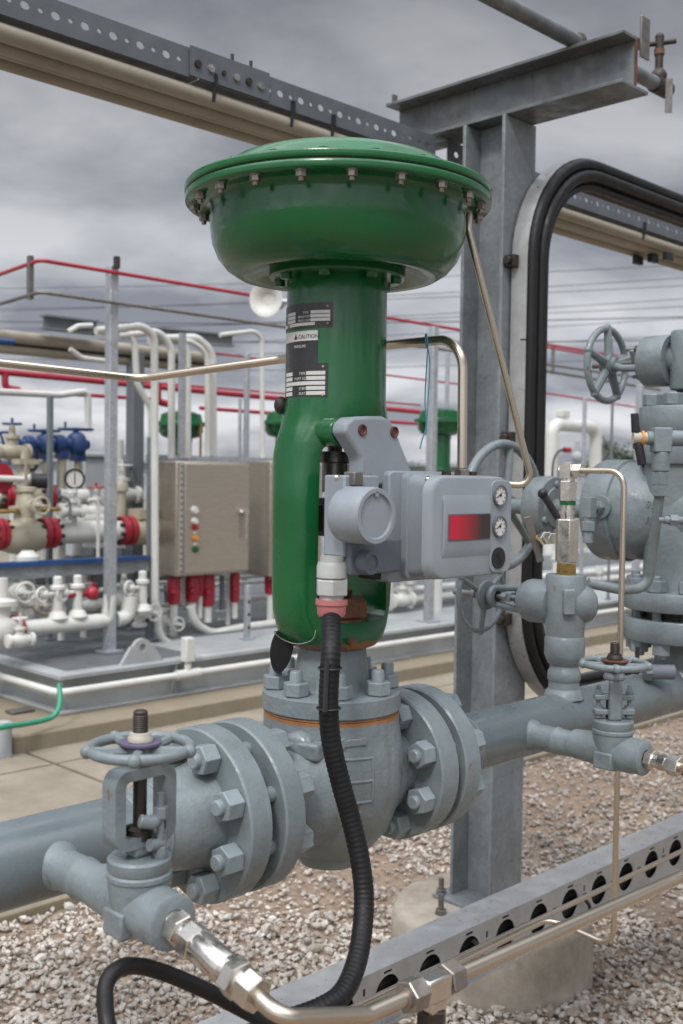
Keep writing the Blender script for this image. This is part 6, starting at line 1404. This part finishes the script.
# ---------------------------------------------------------------- small fittings filling the left skid
def little_valve(label, px, py, v, k, m='white', flip=False, wheel_col='white'):
    p = Pd(px,py,v); t = thing('small_valve', label, 'valve', (p.x,p.y,p.z-.1*k), 'small valves among the white pipes')
    mb = MB(); mb.lathe([(.05*k,-.16*k),(.075*k,-.155*k),(.075*k,-.12*k),(.05*k,-.115*k),(.07*k,-.04*k),(.075*k,0),(.07*k,.04*k),(.05*k,.115*k),(.075*k,.12*k),(.075*k,.155*k),(.05*k,.16*k)],p,X_ if not flip else Z_,18)
    ax_ = Z_ if not flip else -Y_
    mb.lathe([(.05*k,.03*k),(.045*k,.11*k),(.065*k,.115*k),(.065*k,.14*k),(.03*k,.145*k),(.022*k,.25*k)],p,ax_,14); part('body', mb, M[m], t)
    mb = MB(); mb.torus(p+ax_*.24*k,ax_,.075*k,.011*k,20,6); mb.cyl(p+ax_*.24*k-X_*.075*k,p+ax_*.24*k+X_*.075*k,.008*k,n=8); mb.cyl(p+ax_*.14*k,p+ax_*.29*k,.012*k,n=8); part('handwheel', mb, M[wheel_col], t)
sv = [(12,452,vm+.5,.9,'cream',False,'blue','cream small valve with a blue wheel near the left edge'),(28,505,vm-.2,.8,'cream',True,'cream','cream small valve facing out above the big flanged pipe'),
(72,512,vm-.1,.6,'white',False,'white','tiny white valve on the pipe below the round gauge'),(96,512,vm+.2,.8,'white',False,'red','small white valve with red wheel left of the tall pale post'),
(122,495,vm+.3,1.0,'white',False,'white','white valve between the tall pale post and the cabinet'),(10,590,vm-.3,.9,'white',True,'white','white valve facing out at the left edge under the blue beam'),
(32,603,vm-.2,.8,'white',True,'cream','white valve facing out left of the low manifold stubs'),(47,608,vm-.1,.7,'white',True,'white','small white valve facing out behind the first manifold stub'),
(90,606,vm-.1,.7,'white',False,'red','small white valve with red wheel behind the low manifold'),(124,600,vm-.2,.9,'white',False,'white','white valve low between tall pale post and cabinet post'),
(140,610,vm-.3,.8,'white',True,'white','white valve facing out just left of the cabinet post'),(20,640,vm-.7,.6,'white',False,'white','lowest small white valve near the deck at the left'),
(402,600,vm-.4,.9,'white',False,'white','small white valve seen between the yoke and the post'),(166,622,vm-.1,.7,'white',True,'white','small white valve under the left part of the cabinet'),(222,630,vm+.3,.7,'white',False,'white','small white valve under the right part of the cabinet')]
for px, py, v_, k_, m_, fl_, wc_, lb_ in sv: little_valve(lb_, px, py, v_, k_, m_, fl_, wc_)
# more flanged risers and thin tubes
def riser(label, px, y0, y1, v, r, fl):
    a, b_ = Pd(px,y0,v), Pd(px,y1,v); t = thing('white_riser', label, 'pipe', (a.x,v,b_.z), 'white risers on the skid')
    mb = MB(); mb.cyl((a.x,v,b_.z),(a.x,v,a.z),r,n=14); part('pipe', mb, M['white'], t)
    for f in fl:
        z_ = b_.z+(a.z-b_.z)*f; mb = MB(); mb.cyl((a.x,v,z_),(a.x,v,z_+.03),r*1.9,n=18); part('flange', mb, M['red' if r > .04 else 'white'], t)
riser('white riser at the far left with a red flange', 16, 470, 640, vm+.8, .05, (.55,))
riser('white riser behind the round gauge', 78, 440, 560, vm+.9, .045, (.3,))
riser('thin white riser left of the equipment cabinet', 62, 505, 640, vm+.1, .028, (.5,.8))
riser('thin white riser behind the thin dark post', 46, 470, 600, vm+.9, .03, (.6,))
riser('white riser between tall pale post and dark column', 119, 440, 600, vm+1.0, .04, (.4,))
riser('short white riser right of the thin dark post', 84, 560, 640, vm+.2, .026, (.4,))
for i, (pts_, r_, m_, lb_) in enumerate((
 ([(26,455),(26,500),(36,503)],.012,'steel','thin steel impulse tube left of the thin dark post'),
 ([(58,470),(58,495),(70,500),(70,520)],.010,'dgrey','thin dark tube left of the round gauge'),
 ([(88,500),(98,500),(98,560)],.014,'white','thin white tube in front of the equipment cabinet'),
 ([(-10,512),(60,509)],.016,'brass','thin brass coloured tube above the big flanged pipe'),
 ([(-10,600),(40,596),(40,625)],.020,'white','bent white tube low at the left edge'),
 ([(100,590),(118,588),(118,612)],.018,'white','bent white tube right of the tall pale post'),
 ([(165,585),(168,640)],.012,'dgrey','thin dark cable below the left cabinet side'),
 ([(160,590),(280,580)],.018,'white','thin white pipe running behind the red cable entries'),
 ([(160,606),(280,596)],.026,'white','white pipe running low behind the red cable entries'))):
    v2 = vm-.15 if i < 6 else vcab+.5
    mb = MB(); mb.tube([Pd(a,b,v2) for a,b in pts_],r_,8,bend=.05); solo('impulse_tube', mb, M[m_], lb_, 'tube', 'thin tubes among the white pipes')
S.render.engine = 'CYCLES'
